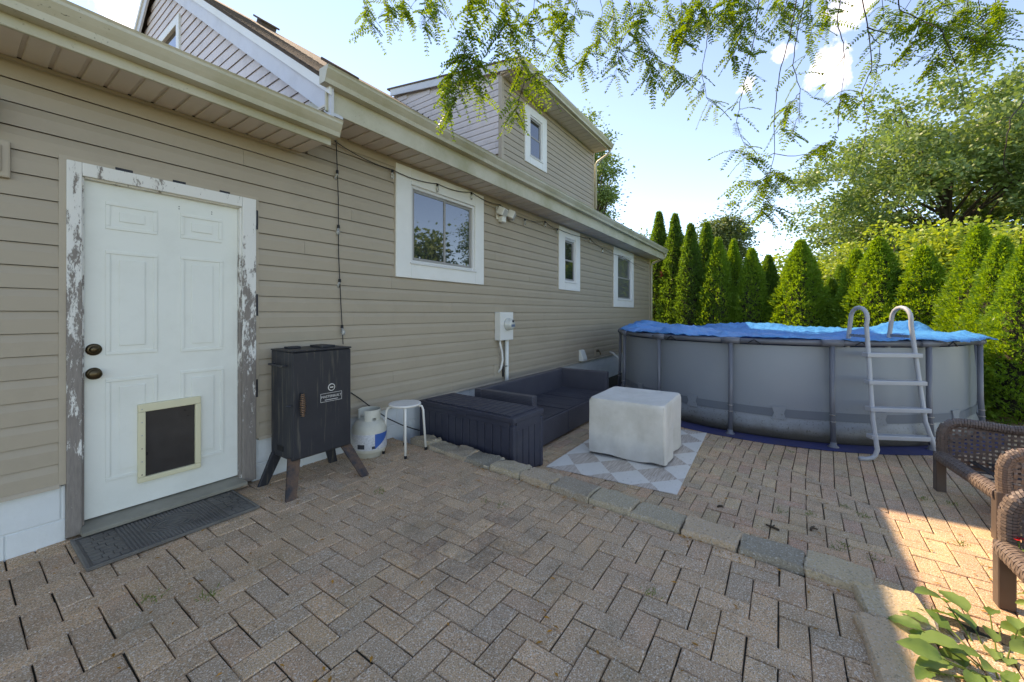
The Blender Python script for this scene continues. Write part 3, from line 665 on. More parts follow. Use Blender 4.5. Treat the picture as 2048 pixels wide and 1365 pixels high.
# downspouts
def spout(pts, name='downspout'): MB().tube(pts, .032, 8).build(name, 'gutter', house, smooth=True)
spout([(DX1+.06, DY-.46, 5.97), (DX1+.06, DY-.46, 5.90), (DX1+.05, DY-.40, 5.82), (DX1+.05, DY-.10, 5.68), (DX1+.05, DY-.05, 5.60), (DX1+.05, DY-.05, 4.35)])
spout([(12.50, -.47, 3.18), (12.50, -.47, 3.10), (12.50, -.42, 3.03), (12.49, -.10, 2.90), (12.48, -.06, 2.82), (12.48, -.06, -.1)])
# roof vents
for px, py in ((533, 52), (714, 150)):
    d_ = ray(px, py); t_ = (EZ+SL*(CAM.y-EY)-CAM.z+.03)/(d_.z-SL*d_.y) if abs(d_.z-SL*d_.y) > 1e-6 else 0
    q = CAM+d_*t_
    if t_ <= 0 or q.y > RY or q.x > 9: q = Vector((2.7, .9, zr(.9)))
    x_, y_ = q.x, q.y
    sl_ = Vector((0, 1, SL)).normalized(); n__ = Vector((0, -SL, 1)).normalized()
    vb = MB().obox((x_, y_, zr(y_)+.03), Vector((1, 0, 0)), sl_, n__, .12, .12, .05); vb.obox((x_, y_, zr(y_)+.09), Vector((1, 0, 0)), sl_, n__, .16, .17, .016); vb.build('roof_vent', 'shingle', house, bevel=.006)
# ================================================================== THINGS ON THE WALL
def P(x, y, Y): return onY(x, y, Y)
# electric meter with its conduit
em = empty('electric_meter', (4.68, 0, .4), 0, 'white electric meter box with round glass dial on the siding above the wicker sofa', 'meter')
L_ = lambda *a: a
mb = MB().box(-.155, .165, -.12, -.016, .57, .975); mb.build('meter_box', 'meter_grey', em, bevel=.004)
MB().lathe([(.09, 0), (.09, .02), (.082, .025), (.078, .075), (.06, .095), (0.001, .10)], (.02, -.12, .80), 28, 'y').build('meter_dome', 'meter_glass', em, smooth=True)
MB().box(-.02, .06, -.2225, -.205, .765, .80).build('meter_face', 'meter_face', em); MB().box(.0, .04, -.222, -.21, .83, .86).build('meter_display', 'label_dark', em)
MB().tube([(.075, -.065, .57), (.075, -.065, -.44)], .03, 14).build('conduit_pipe', 'pvc', em, smooth=True)
MB().tube([(-.09, -.06, .57), (-.09, -.065, .52), (-.05, -.07, .40), (-.035, -.07, .28), (-.06, -.06, .16), (-.09, -.03, .10)], .016, 10).build('flexible_conduit', 'meter_grey', em, smooth=True)
MB().box(-.17, .02, -.022, -.012, .0, .22).build('mounting_plate', 'trim_tan', em, bevel=.004)
MB().tube([(.03, -.03, .19), (.04, -.08, .185), (.11, -.085, .185)], .012, 8).build('ground_clamp', 'steel', em)
MB().tube([(.025, -.03, .17), (.02, -.035, .1), (.03, -.03, .03)], .014, 8).build('ground_clamp', 'dark_hole', em)
# flood light
fl = empty('flood_light', (4.62, 0, 2.80), 0, 'cream twin-head flood light with motion sensor above the slider window', 'light')
MB().box(-.07, .07, -.03, -.016, -.08, .10).build('back_plate', 'flood_housing', fl, bevel=.004)
for (x_, r_) in ((-.02, .25), (.20, .5)):
    h = MB().box(-.085, .085, -.10, .0, -.055, .055).build('lamp_head', 'flood_housing', fl, bevel=.008); h.location = (x_, -.05, .045); h.rotation_euler = (R(25), 0, r_)
    MB().box(-.07, .07, -.104, -.10, -.042, .042).build('lens', 'flood_lens', h)
MB().tube([(-.02, -.03, .02), (.20, -.06, .02)], .016, 8).build('arm', 'flood_housing', fl)
MB().box(-.02, .08, -.10, -.02, -.12, -.03).build('motion_sensor', 'flood_housing', fl, bevel=.01)
# string lights
st = empty('string_lights', (2.07, -.05, 2.93), 0, 'black string of clear bulbs hooked along the siding and hanging down by the smoker', 'string lights')
hk = Vector((2.07, -.05, 2.93))
spts = [P(x, y, -.05) for x, y in ((670, 283), (785, 340), (875, 368), (943, 385), (1000, 410), (1050, 438), (1090, 443), (1115, 458), (1180, 477), (1205, 497), (1245, 513), (1290, 540))]
def sag(a, b, n, s): return [a.lerp(b, i/n) - Vector((0, 0, s*4*(i/n)*(1-i/n))) for i in range(n+1)]
wpts = []
for i in range(len(spts)-1): wpts += sag(spts[i], spts[i+1], 6, .03)[(1 if i else 0):]
MB().tube([p-hk for p in wpts], .0042, 5).build('wire', 'wire', st)
vdn = [Vector((0, 0, 0)), Vector((.03, .015, -.5)), Vector((.035, .02, -1.0)), Vector((.06, .02, -1.5)), Vector((.075, .01, -1.86))]
MB().tube(vdn, .0042, 5).build('wire', 'wire', st)
bm_ = MB().lathe([(.004, .0), (.011, -.004), (.013, -.022), (.018, -.035), (.019, -.05), (.012, -.066), (0.001, -.07)], (0,0,0), 12).mesh('bulb', 'bulb', smooth=True)
so_ = MB().lathe([(.001, .014), (.011, .012), (.013, -.016), (.001, -.018)], (0,0,0), 10).mesh('socket', 'wire')
bl = [p-hk for p in spts[1:-1]] + [v.lerp(vdn[i+1], .5) for i, v in enumerate(vdn[:-1])]
for i, p in enumerate(bl): inst(so_, 'socket', st, p-Vector((0, 0, .012))); inst(bm_, 'bulb', st, p-Vector((0, 0, .028)), (R(random.uniform(-60, 60)) if i > 9 else 0, 0, 0))
MB().tube([(0, .05, .02), (0, .0, .02), (0, -.01, 0)], .006, 6).build('hook', 'steel', st)
# dryer vent and tap
dv = empty('dryer_vent', (7.43, 0, .50), 0, 'small white hooded dryer vent low on the siding beyond the sofa', 'vent')
MB().prism([(-.016, .12), (-.016, -.11), (-.12, -.11), (-.12, -.06), (-.06, .10)], 'x', -.10, .10).build('hood', 'pvc', dv, bevel=.008)
tp = empty('garden_tap', (8.22, 0, .50), 0, 'weathered brass garden tap on a tan mounting block beside the dryer vent', 'tap')
MB().box(-.07, .07, -.03, -.014, -.10, .10).build('mounting_block', 'trim_tan', tp, bevel=.005)
MB().tube([(0, -.02, .03), (0, -.09, .03), (0, -.12, -.01), (0, -.12, -.05)], .014, 8).build('spout', 'bronze', tp); MB().lathe([(.001, 0), (.032, .004), (.032, .014), (.001, .018)], (0, -.07, .045), 8).build('handle', 'bronze', tp)
# wall lamp at the left edge and its neighbour block
wl = empty('wall_lamp', (.12, 0, 2.42), 0, 'white wall lamp cut off by the left edge of the picture, above the beige block', 'lamp')
MB().lathe([(.001, .10), (.03, .09), (.055, .07), (.06, .055), (.03, .05), (.001, .05)], (.0, -.11, .0), 16).build('cap', 'white_trim', wl, smooth=True); MB().lathe([(.03, .05), (.048, .0), (.04, -.08), (.02, -.11), (.001, -.11)], (.0, -.11, .0), 16).build('glass_shade', 'flood_lens', wl, smooth=True); MB().tube([(0, -.014, .02), (0, -.06, .04), (0, -.11, .06)], .01, 8).build('bracket', 'white_trim', wl)
wb = empty('outlet_block', (.15, 0, 2.18), 0, 'beige moulded outlet block on the siding left of the door', 'outlet'); MB().box(-.10, .066, -.04, -.012, -.10, .10).build('block', 'trim_tan', wb, bevel=.01, seg=2); MB().box(-.07, .036, -.052, -.04, -.07, .07).build('cover', 'trim_tan', wb, bevel=.005)
# pale hose standing at the wall by the pool
MB().tube([(8.9, -.50, -.19), (8.92, -.42, .05), (8.95, -.28, .30), (9.0, -.12, .42), (9.02, -.03, .44)], .024, 8).build('white_hose', 'pvc', None, smooth=True)
tag(bpy.data.objects['white_hose'], 'pale ribbed hose curving down from the foundation behind the pool', 'hose')
# ================================================================== DOOR MAT
dm = empty('door_mat', (.83, -.285, ZN), 0, 'dark cast rubber door mat with cobble pattern lying below the white door', 'mat')
MB().box(-.405, .405, -.23, .23, .004, .014).build('base', 'mat_rubber', dm, bevel=.004)
rim = MB()
for a in ((-.405, .405, -.23, -.212), (-.405, .405, .212, .23), (-.405, -.387, -.212, .212), (.387, .405, -.212, .212)): rim.box(*a, .014, .021)
rim.build('rim', 'mat_rubber', dm, bevel=.003)
cob = MB()
for ix in range(44):
    for iy in range(22):
        x = -.375+ix*.0174; y = -.2+iy*.0186+(ix % 2)*.009
        if y > .2: continue
        if abs(x) > .22: continue
        if (x/.13)**2+(y/.11)**2 < 1: continue
        cob.lathe([(.0078, .014), (.0062, .0185), (.001, .0198)], (x, y, 0), 6)
for x0 in (-.375, .235):
    for iy in range(9):
        xx = x0
        while xx < x0+.13: 
            l_ = random.uniform(.035, .065); cob.box(xx, min(xx+l_, x0+.145)-.004, -.2+iy*.0445, -.2+iy*.0445+.039, .014, .0195); xx += l_
for rr in (.128, .10, .07, .04):
    for q in range(30):
        a = q/30*2*math.pi; b = (q+1)/30*2*math.pi; cob.bar((rr*math.cos(a), rr*.84*math.sin(a), .016), (rr*math.cos(b), rr*.84*math.sin(b), .016), .006, .008)
tag(cob.build('cobble_pattern', 'mat_rubber', dm), kind='stuff')
# ================================================================== SMOKER
sm = empty('smoker', (1.72, -.285, ZN), 0, 'black upright cabinet smoker on splayed legs standing beside the door', 'smoker')
bz0, bz1 = .225, 1.035
MB().box(-.24, .235, -.158, .165, bz0, bz1).build('cabinet', 'smoker_black', sm, bevel=.006)
sd = MB().box(-.235, .232, -.172, -.159, bz0+.012, bz1-.006).build('cabinet_door', 'smoker_black', sm, bevel=.004)
MB().box(-.244, .239, -.176, .169, bz1, bz1+.012).build('lid', 'smoker_black', sm, bevel=.004)
hd = MB(); z_ = .58; pts = []
for i in range(150):
    t = i/149; a = t*2*math.pi*13; r_ = .010+.009*math.sin(math.pi*t); pts.append((-.185+r_*math.cos(a), -.205+r_*math.sin(a), .555+t*.17))
MB().tube(pts, .0034, 5).build('spring_handle', 'copper', sd, smooth=True)
MB().tube([(-.185, -.172, .725), (-.185, -.205, .728), (-.185, -.205, .55)], .005, 6).build('handle_rod', 'smoker_black', sd)
MB().tube([(-.25, -.172, .64), (-.272, -.15, .64), (-.25, -.12, .635)], .008, 6).build('latch', 'smoker_black', sm)
sh = MB().tube([(-.243, .10, .935), (-.285, .10, .935), (-.285, -.09, .93), (-.243, -.09, .93)], .008, 8).build('side_handle', 'smoker_black', sm)
lg = [(-.24, -.158, -.31, -.30), (.235, -.158, .25, -.36), (-.24, .165, -.31, .16), (.235, .165, .27, .17)]
for (tx, ty, fx, fy) in lg:
    m = MB(); a = Vector((tx*.86, ty*.86, bz0+.02)); b = Vector((fx*1.0, fy*.98, .0)); ax = (b-a).normalized()
    m.add([a+Vector((-.045, -.0, 0)), a+Vector((.045, 0, 0)), a+Vector((.045, .03*(-1 if ty < 0 else 1)*-1, 0)), a+Vector((-.045, .03*(-1 if ty < 0 else 1)*-1, 0)), b+Vector((-.036, 0, 0)), b+Vector((.036, 0, 0)), b+Vector((.036, .025*(-1 if ty < 0 else 1)*-1, 0)), b+Vector((-.036, .025*(-1 if ty < 0 else 1)*-1, 0))],
          [(0,1,2,3),(7,6,5,4),(0,4,5,1),(1,5,6,2),(2,6,7,3),(3,7,4,0)])
    m.build('leg', 'rusty_leg' if ty < 0 else 'smoker_black', sm, bevel=.003)
MB().box(.02, .14, -.10, .08, bz1+.012, bz1+.03).build('top_damper', 'smoker_black', sm, bevel=.004); MB().box(-.18, -.08, .02, .09, bz1+.012, bz1+.028).build('top_damper', 'smoker_black', sm, bevel=.004)
for i in range(5): MB().lathe([(.001, 0), (.006, 0), (.006, .003), (.001, .003)], (0, 0, 0), 6).mesh('x', 'dark_hole') if False else None
vn = MB()
for i in range(4):
    for j in range(3): vn.lathe([(.001, 0), (.009, 0), (.009, .003), (.001, .003)], (0, 0, 0), 6)
MB().box(-.2435, -.2405, -.03, .06, .275, .315).build('air_vent', 'dark_hole', sm)
# round thermometer emblem and name plate
MB().lathe([(.001, 0), (.029, 0), (.029, .004), (.001, .004)], (.06, -.172, .735), 28, 'y').build('emblem_ring', 'emblem', sd); MB().lathe([(.001, .0041), (.023, .0041), (.023, .005), (.001, .005)], (.06, -.172, .735), 24, 'y').build('emblem_face', 'emblem_dark', sd)
MB().bar((.046, -.1775, .735), (.074, -.1775, .735), .001, .009).build('emblem_mark', 'emblem', sd)
fr = MB()
for a in ((-.03, .15, .69, .6925), (-.03, .15, .625, .6275), (-.03, -.0275, .6275, .69), (.1475, .15, .6275, .69)): fr.box(a[0], a[1], -.1735, -.172, a[2], a[3])
fr.build('name_plate_border', 'emblem', sd)
def text(name, body, size, loc, rot, mat, parent, ext=.0006):
    cu = bpy.data.curves.new(name, 'FONT'); cu.body = body; cu.size = size; cu.extrude = ext; cu.align_x = 'CENTER'; cu.align_y = 'CENTER'
    t = bpy.data.objects.new(name, cu); COL.objects.link(t); bpy.context.view_layer.update()
    me = bpy.data.meshes.new_from_object(t); bpy.data.objects.remove(t); me.materials.append(M[mat])
    o = bpy.data.objects.new(name, me); o.location = loc; o.rotation_euler = rot; return link(o, parent)
text('lettering', 'MASTERBUILT', .0275, (.06, -.1735, .664), (R(90), 0, 0), 'emblem', sd)
MB().box(.005, .115, -.1735, -.172, .637, .6415).build('name_plate_line', 'emblem', sd)
# ================================================================== PROPANE TANK
tk = empty('propane_tank', (2.29, -.235, ZN), 0, 'dented white propane tank with blue and grey label standing beside the smoker', 'propane tank')
MB().lathe([(.10, 0), (.115, .0), (.115, .03), (.125, .035), (.15, .06), (.156, .09), (.156, .25), (.15, .28), (.12, .325), (.06, .345), (.001, .348)], (0, 0, 0), 40).build('tank_body', 'tank_white', tk, smooth=True)
MB().lathe([(.1575, .085), (.1578, .086), (.1578, .225), (.1575, .226)], (0, 0, 0), 48).build('label_sleeve', 'tank_label', tk, smooth=True)
col_ = MB(); pr = []
for i in range(31):
    a = R(-150+i*10); pr.append(a)
for i in range(30):
    a, b = pr[i], pr[i+1]
    z0 = .315 if (i % 10) not in (4, 5) else .36
    for (r_, ) in ((.1,),): col_.add([(r_*math.cos(a), r_*math.sin(a), z0), (r_*math.cos(b), r_*math.sin(b), z0), (r_*math.cos(b), r_*math.sin(b), .43), (r_*math.cos(a), r_*math.sin(a), .43), ((r_-.004)*math.cos(a), (r_-.004)*math.sin(a), z0), ((r_-.004)*math.cos(b), (r_-.004)*math.sin(b), z0), ((r_-.004)*math.cos(b), (r_-.004)*math.sin(b), .43), ((r_-.004)*math.cos(a), (r_-.004)*math.sin(a), .43)], [(0,1,2,3),(7,6,5,4),(3,2,6,7),(0,4,5,1)])
col_.build('collar', 'tank_white', tk)
MB().tube([(0, 0, .34), (0, 0, .385)], .022, 10).build('valve', 'bronze', tk); MB().tube([(.0, -.01, .375), (-.05, -.07, .375)], .014, 8).build('valve', 'dark_hole', tk)
sw = MB(); 
for i in range(12):
    a = R(-108+i*5.0); b = R(-108+(i+1)*5.0); t0, t1 = i/12, (i+1)/12
    f0 = lambda t: .225-.13*t**.7; g0 = lambda t: .226
    sw.add([(.1586*math.cos(a), .1586*math.sin(a), f0(1-t0)), (.1586*math.cos(b), .1586*math.sin(b), f0(1-t1)), (.1586*math.cos(b), .1586*math.sin(b), .226), (.1586*math.cos(a), .1586*math.sin(a), .226)], [(0,1,2,3)])
sw.build('blue_flame_mark', 'label_blue', tk)
for i, (a, z0, z1, da) in enumerate(((-170, .15, .205, 30), (-165, .10, .14, 24), (-118, .095, .12, 14))):
    q = MB()
    for k_ in range(4):
        u, v = R(a+k_*da/4), R(a+(k_+1)*da/4); q.add([(.1584*math.cos(u), .1584*math.sin(u), z0), (.1584*math.cos(v), .1584*math.sin(v), z0), (.1584*math.cos(v), .1584*math.sin(v), z1), (.1584*math.cos(u), .1584*math.sin(u), z1)], [(0,1,2,3)])
    q.build('warning_print', 'tank_label' if i == 0 else 'label_dark', tk)
# black cord from the wall to the box
cpts = [tuple(P(x, y, Y)) for x, y, Y in ((702, 786, -.02), (720, 798, -.05), (745, 817, -.06), (775, 837, -.07), (805, 851, -.08), (830, 859, -.10), (850, 864, -.12))]
tag(MB().tube(cpts, .006, 6).build('power_cord', 'wire', None, smooth=True), 'thin black cord sagging from the siding behind the propane tank and stool', 'cord')
# ================================================================== STOOL
stl = empty('stool', (2.53, -.45, ZN), 0, 'white round metal stool with bent tube legs between tank and storage box', 'stool')
MB().lathe([(.001, .445), (.14, .445), (.15, .452), (.152, .462), (.148, .468), (.12, .464), (.001, .464)], (0, 0, 0), 40).build('seat', 'stool_white', stl, smooth=True)
for i in range(4):
    a = R(45+90*i+6); d = Vector((math.cos(a), math.sin(a), 0))
    MB().tube([d*.06+Vector((0, 0, .438)), d*.13+Vector((0, 0, .438)), d*.158+Vector((0, 0, .425)), d*.17+Vector((0, 0, .39)), d*.195+Vector((0, 0, .02))], .011, 10).build('leg', 'stool_white', stl, smooth=True)
    f_ = MB().tube([d*.1942+Vector((0, 0, .028)), d*.196+Vector((0, 0, 0))], .0135, 10).build('foot_cap', 'rubber', stl)
# ================================================================== STORAGE BOX
bx = empty('storage_box', (3.22, -.79, ZF), R(-2.5), 'dark slate plastic storage box with plank sides standing along the kerb stones', 'storage box')
bw_, bl_ = .245, .645
MB().box(-bw_+.012, bw_-.012, -bl_+.012, bl_-.012, .01, .52).build('body', 'box_plastic', bx)
def slats(a0, a1, n, fn, name='plank'):
    for i in range(n):
        p0 = a0+(a1-a0)*i/n; p1 = a0+(a1-a0)*(i+1)/n; fn(p0+.0045, p1-.0045).build(name, 'box_plastic', bx, bevel=.0025)
slats(-bl_+.05, bl_-.05, 12, lambda a, b: MB().box(-bw_, -bw_+.014, a, b, .02, .47)); slats(-bl_+.05, bl_-.05, 12, lambda a, b: MB().box(bw_-.014, bw_, a, b, .02, .47))
slats(-bw_+.05, bw_-.05, 4, lambda a, b: MB().box(a, b, -bl_, -bl_+.014, .02, .44)); slats(-bw_+.05, bw_-.05, 4, lambda a, b: MB().box(a, b, bl_-.014, bl_, .02, .44))
for sx in (-1, 1):
    for sy in (-1, 1): MB().box(*(sorted((sx*bw_*1.008, sx*(bw_-.05)))), *(sorted((sy*bl_*1.004, sy*(bl_-.05)))), .0, .49).build('corner_post', 'box_plastic', bx, bevel=.006)
for sx in (-1, 1): MB().box(*(sorted((sx*bw_*1.006, sx*(bw_-.012)))), -bl_+.05, bl_-.05, .47, .52).build('top_rail', 'box_plastic', bx, bevel=.003)
for sy in (-1, 1): MB().box(-bw_+.05, bw_-.05, *(sorted((sy*bl_*1.003, sy*(bl_-.012)))), .44, .52).build('top_rail', 'box_plastic', bx, bevel=.003)
ld = MB().box(-bw_-.008, bw_+.008, -bl_-.008, bl_+.008, .52, .565).build('lid', 'box_plastic', bx, bevel=.008, seg=2)
for i in range(15):
    y0 = -bl_+.05+i*(2*bl_-.1)/15; MB().box(-bw_+.03, bw_-.03, y0+.005, y0+(2*bl_-.1)/15-.005, .565, .577).build('lid_slat', 'box_plastic', ld, bevel=.002)
hnd = MB().box(-bw_-.014, -bw_-.006, -.06, .06, .50, .54).build('latch', 'box_plastic', bx, bevel=.003)
text('lettering', 'K', .03, (0, 0, 0), (0, 0, 0), 'box_plastic', ld) if False else None
# ================================================================== WICKER SOFA
sf = empty('wicker_sofa', (4.75, -.75, ZF), 0, 'low black wicker L-shaped sofa frame without cushions against the siding', 'sofa')
def sp(name, *b, bev=.012):
    return boxuv(MB().box(*b).build(name, 'wicker_dark', sf, bevel=bev, seg=2))
x0, x1, y0, y1 = -1.05, 1.17, -.46, .42       # relative to the root
sp('backrest', x0, x1-.10, y1-.10, y1, .02, .61); sp('backrest', x1-.10, x1, y0+.02, y1, .02, .615)
sp('arm', x0, x0+.10, y0+.05, y1-.10, .02, .60)
for i in range(3):
    a = x0+.10+i*(x1-.2-x0)/3; sp('seat', a+.003, a+(x1-.2-x0)/3-.003, y0, y1-.10, .03, .305, bev=.008)
# fine seat strips
for i in range(3):
    a = x0+.10+i*(x1-.2-x0)/3; q = MB(); n_ = 20; wd_ = (x1-.2-x0)/3-.03
    for j in range(n_): q.box(a+.015+wd_*j/n_, a+.015+wd_*(j+.58)/n_, y0+.02, y1-.11, .305, .316)
    tag(boxuv(q.build('seat_strips', 'wicker_dark', sf)), kind='stuff')
for px, py in ((x0+.04, y0+.08), (x1-.04, y0+.06), (x0+.04, y1-.05), (x1-.04, y1-.05)): MB().box(px-.02, px+.02, py-.02, py+.02, 0, .03).build('foot', 'rubber', sf)
# ================================================================== RUG + COVERED TABLE
rg = MB(); nx, ny = 24, 24
RC = [Vector((3.40, -1.50, 0)), Vector((3.50, -2.70, 0)), Vector((5.52, -2.63, 0)), Vector((5.48, -1.50, 0))]
def bil(u, v): return RC[0]*(1-u)*(1-v)+RC[1]*u*(1-v)+RC[2]*u*v+RC[3]*(1-u)*v
ro = Vector((4.47, -2.08, ZF)); G_ = []
for i in range(nx+1):
    G_.append([bil(i/nx, j/ny)-Vector((ro.x, ro.y, 0))+Vector((0, 0, .006+.003*mnoise.noise(Vector((i*.5, j*.5, 0))))) for j in range(ny+1)])
rg.grid(G_); rug = rg.build('outdoor_rug', 'rug', None); rug.location = ro
sol = rug.modifiers.new('thickness', 'SOLIDIFY'); sol.thickness = .006; sol.offset = -1
tag(rug, 'thin outdoor rug with white and wood-grain diamonds lying under the covered table', 'rug')
cv = empty('covered_table', (4.41, -2.08, ZF+.008), R(1), 'square table hidden under a stained off-white fabric cover on the rug', 'covered table')
cm = MB(); hx, hy, HT = .415, .395, .605; n_ = 96; Gc = []
def rr(t, hx, hy, rad):    # rounded rectangle, t in 0..1
    per = [(hx-rad)*2, math.pi/2*rad, (hy-rad)*2, math.pi/2*rad]*2; L = 2*sum(per[:4]); d = t*L
    cs_ = [(-hx+rad, -hy, 0), (hx, -hy+rad, 1), (hx-rad, hy, 2), (-hx, hy-rad, 3)]; tot = 0
    for k_ in range(4):
        s_ = (hx-rad)*2 if k_ % 2 == 0 else (hy-rad)*2
        if d < tot+s_:
            u = d-tot; return [(-hx+rad+u, -hy), (hx, -hy+rad+u), (hx-rad-u, hy), (-hx, hy-rad-u)][k_]
        tot += s_; q = math.pi/2*rad
        if d < tot+q:
            a = (d-tot)/rad + [-math.pi/2, 0, math.pi/2, math.pi][k_]; c = [(hx-rad, -hy+rad), (hx-rad, hy-rad), (-hx+rad, hy-rad), (-hx+rad, -hy+rad)][k_]
            return (c[0]+rad*math.cos(a), c[1]+rad*math.sin(a))
        tot += q
    return (-hx+rad, -hy)
lev = [0, .04, .1, .18, .26, .34, .42, .5, .56, .585, .60]
for i in range(n_):
    row = []
    for li, z in enumerate(lev):
        g_ = 1-z/.605; x, y = rr(i/n_, hx*(1+.0*g_), hy, .03+.02*(z > .58)); nrm = Vector((x/hx, y/hy, 0)).normalized()
        fold = (mnoise.noise(Vector((x*5, y*5, z*2.2)))*.020+mnoise.noise(Vector((x*13, y*13, z*5)))*.009)*min(1, g_*1.6+.15) + .028*g_*math.sin(i/n_*2*math.pi*4+.8)*.4
        s_ = 1.0 if z < .58 else (1-.014 if z < .59 else 1-.035)
        hem = .035*mnoise.noise(Vector((x*3.5, y*3.5, 7)))+.015 if li == 0 else 0
        row.append((x*s_+nrm.x*fold, y*s_+nrm.y*fold, max(.002, z+max(0, hem))))
    Gc.append(row)
cm.grid(Gc, closed_u=True)
# top
top = [Gc[i][-1] for i in range(n_)]; k0 = len(cm.v); rings = [1, .8, .55, .3, .1]
ids = []
for r_ in rings[1:]:
    ids.append(len(cm.v)); cm.v += [(p[0]*r_, p[1]*r_, .600-.006*(1-r_)+.010*mnoise.noise(Vector((p[0]*r_*5, p[1]*r_*5, 2)))) for p in top]
prev = None
base_ids = [i*len(lev)+len(lev)-1 for i in range(n_)]
cur = base_ids
for s0 in ids:
    nxt = [s0+i for i in range(n_)]
    for i in range(n_): cm.f.append((cur[i], cur[(i+1) % n_], nxt[(i+1) % n_], nxt[i])); cm.mi.append(0)
    cur = nxt
cm.f.append(tuple(cur)); cm.mi.append(0)
fc = cm.build('fabric_cover', 'cover_fabric', cv, smooth=True); fc.data.set_sharp_from_angle(angle=R(38))
for sx in (-1, 1):
    for sy in (-1, 1): MB().tube([(sx*(hx-.008), sy*(hy-.008), .03), (sx*(hx-.010), sy*(hy-.010), .3), (sx*(hx-.012), sy*(hy-.012), .585)], .004, 5).build('seam', 'cover_fabric', cv)
MB().box(-.36, .36, -.34, .34, .52, .56).build('table_top', 'chair_frame', cv)
for sx in (-1, 1):
    for sy in (-1, 1): MB().box(sx*.33-.02, sx*.33+.02, sy*.31-.02, sy*.31+.02, 0, .52).build('table_leg', 'chair_frame', cv)
# ================================================================== POOL
PC = Vector((8.10, -3.16, ZF)); PR = 2.43; NL = 15; PH = 1.18; ph0 = 173.4
pool = empty('frame_pool', PC, 0, 'round grey above-ground frame pool with steel legs standing behind the covered table', 'pool')
LA = [R(ph0+24*i) for i in range(NL)]
wm = MB(); Gp = []; ns = 300
for i in range(ns):
    a = 2*math.pi*i/ns; fr_ = ((math.degrees(a)-ph0) % 24)/24; bul = math.sin(math.pi*fr_); row = []
    for z in (.0, .02, .05, .1, .16, .25, .4, .6, .8, 1.0, 1.08, 1.13):
        r_ = PR-.085+.03*bul*math.sin(math.pi*min(1, z/1.13))+(.045*math.sin(math.pi*min(1, z/.22)) if z < .22 else 0)-(.02 if z == 0 else 0)+.004*mnoise.noise(Vector((a*9, z*5, 0)))
        row.append((r_*math.cos(a), r_*math.sin(a), z))
    Gp.append(row)
wm.grid(Gp, closed_u=True); wm.build('liner_wall', 'pool_wall', pool, smooth=True)
sg = MB(); Gs = []
for i in range(ns):
    a = 2*math.pi*i/ns; fr_ = ((math.degrees(a)-ph0) % 24)/24; bul = math.sin(math.pi*fr_)
    Gs.append([((PR-.078+.03*bul*math.sin(math.pi*z/1.13))*math.cos(a), (PR-.078+.03*bul*math.sin(math.pi*z/1.13))*math.sin(a), z) for z in (.272, .32, .372)])
sg.grid(Gs, closed_u=True); sg.build('liner_band', 'pool_stripe', pool, smooth=True)
for i in range(NL):
    a = LA[i]; b = LA[(i+1) % NL]; d = Vector((math.cos(a), math.sin(a), 0)); d2 = Vector((math.cos(b), math.sin(b), 0)); am = (a+R(12)); dm_ = Vector((math.cos(am), math.sin(am), 0)); tm = Vector((-dm_.y, dm_.x, 0))
    MB().tube([d*PR+Vector((0, 0, PH-.03)), d*(PR+.005)+Vector((0, 0, .5)), d*(PR+.03)+Vector((0, 0, .03))], .027, 12).build('leg', 'pool_frame', pool, smooth=True)
    MB().lathe([(.001, 0), (.052, 0), (.052, .012), (.032, .03), (.03, .06)], tuple(d*(PR+.032)), 14).build('leg_foot', 'pool_frame', pool, smooth=True)
    MB().tube([d*PR+Vector((0, 0, PH)), d2*PR+Vector((0, 0, PH))], .034, 12).build('top_rail', 'pool_frame', pool, smooth=True)
    tt = Vector((-d.y, d.x, 0)); MB().tube([d*PR-tt*.10+Vector((0, 0, PH-.002)), d*(PR+.002)+Vector((0, 0, PH+.001)), d*PR+tt*.10+Vector((0, 0, PH-.002))], .040, 12).build('rail_joint', 'pool_frame', pool, smooth=True)
    for z in (.285, .36): MB().lathe([(.029, 0), (.031, .002), (.031, .008), (.029, .01)], tuple(d*(PR+.017)+Vector((0, 0, z))), 12).build('leg_strap', 'steel', pool)
    p = dm_*(PR-.043); q = MB()
    q.add([p+tm*u+Vector((0, 0, z)) for u, z in ((-.075, .25), (.075, .25), (.05, .32), (.075, .40), (-.075, .40), (-.05, .32))]+[p-dm_*.012+tm*u+Vector((0, 0, z)) for u, z in ((-.075, .25), (.075, .25), (.05, .32), (.075, .40), (-.075, .40), (-.05, .32))], [(0,1,2,5),(5,2,3,4),(0,6,7,1),(1,7,8,2),(2,8,9,3),(3,9,10,4),(4,10,11,5),(5,11,6,0)])
    q.build('band_patch', 'pool_wall', pool)
# blue tarp over the top
tb = MB(); Gt = []; nr = 44; na = 360
for i in range(na):
    a = 2*math.pi*i/na; row = []
    ov = PR-.012+.03*mnoise.noise(Vector((math.cos(a)*5, math.sin(a)*5, 1)))+(.12*max(0, math.cos(a-R(262)))**3 )
    for j in range(nr):
        f = j/(nr-1); r_ = .02+(ov-.02)*f; x, y = r_*math.cos(a), r_*math.sin(a)
        z = PH+.042+.045*mnoise.noise(Vector((x*1.7, y*1.7, .5)))+.045*abs(mnoise.noise(Vector((x*4+1, y*4, 2))))+.05*abs(mnoise.noise(Vector((x*9+1, y*9, 5))))*min(1, r_/2)+.012*mnoise.noise(Vector((x*23, y*23, 5)))
        z -= .12*max(0, 1-(r_/2.1)**2)
        ridge = mnoise.noise(Vector((math.cos(a)*3.4+5, math.sin(a)*3.4, r_*.5)))
        z += max(0, ridge)*.24*max(0, min(1, (r_-1.2)/.9))*(1 if r_ < PR-.1 else max(0, (ov-r_)/.2))
        if r_ > PR-.05: z = PH+.036+(z-PH-.036)*.6-max(0, r_-PR)*.35
        row.append((x, y, z))
    Gt.append(row)
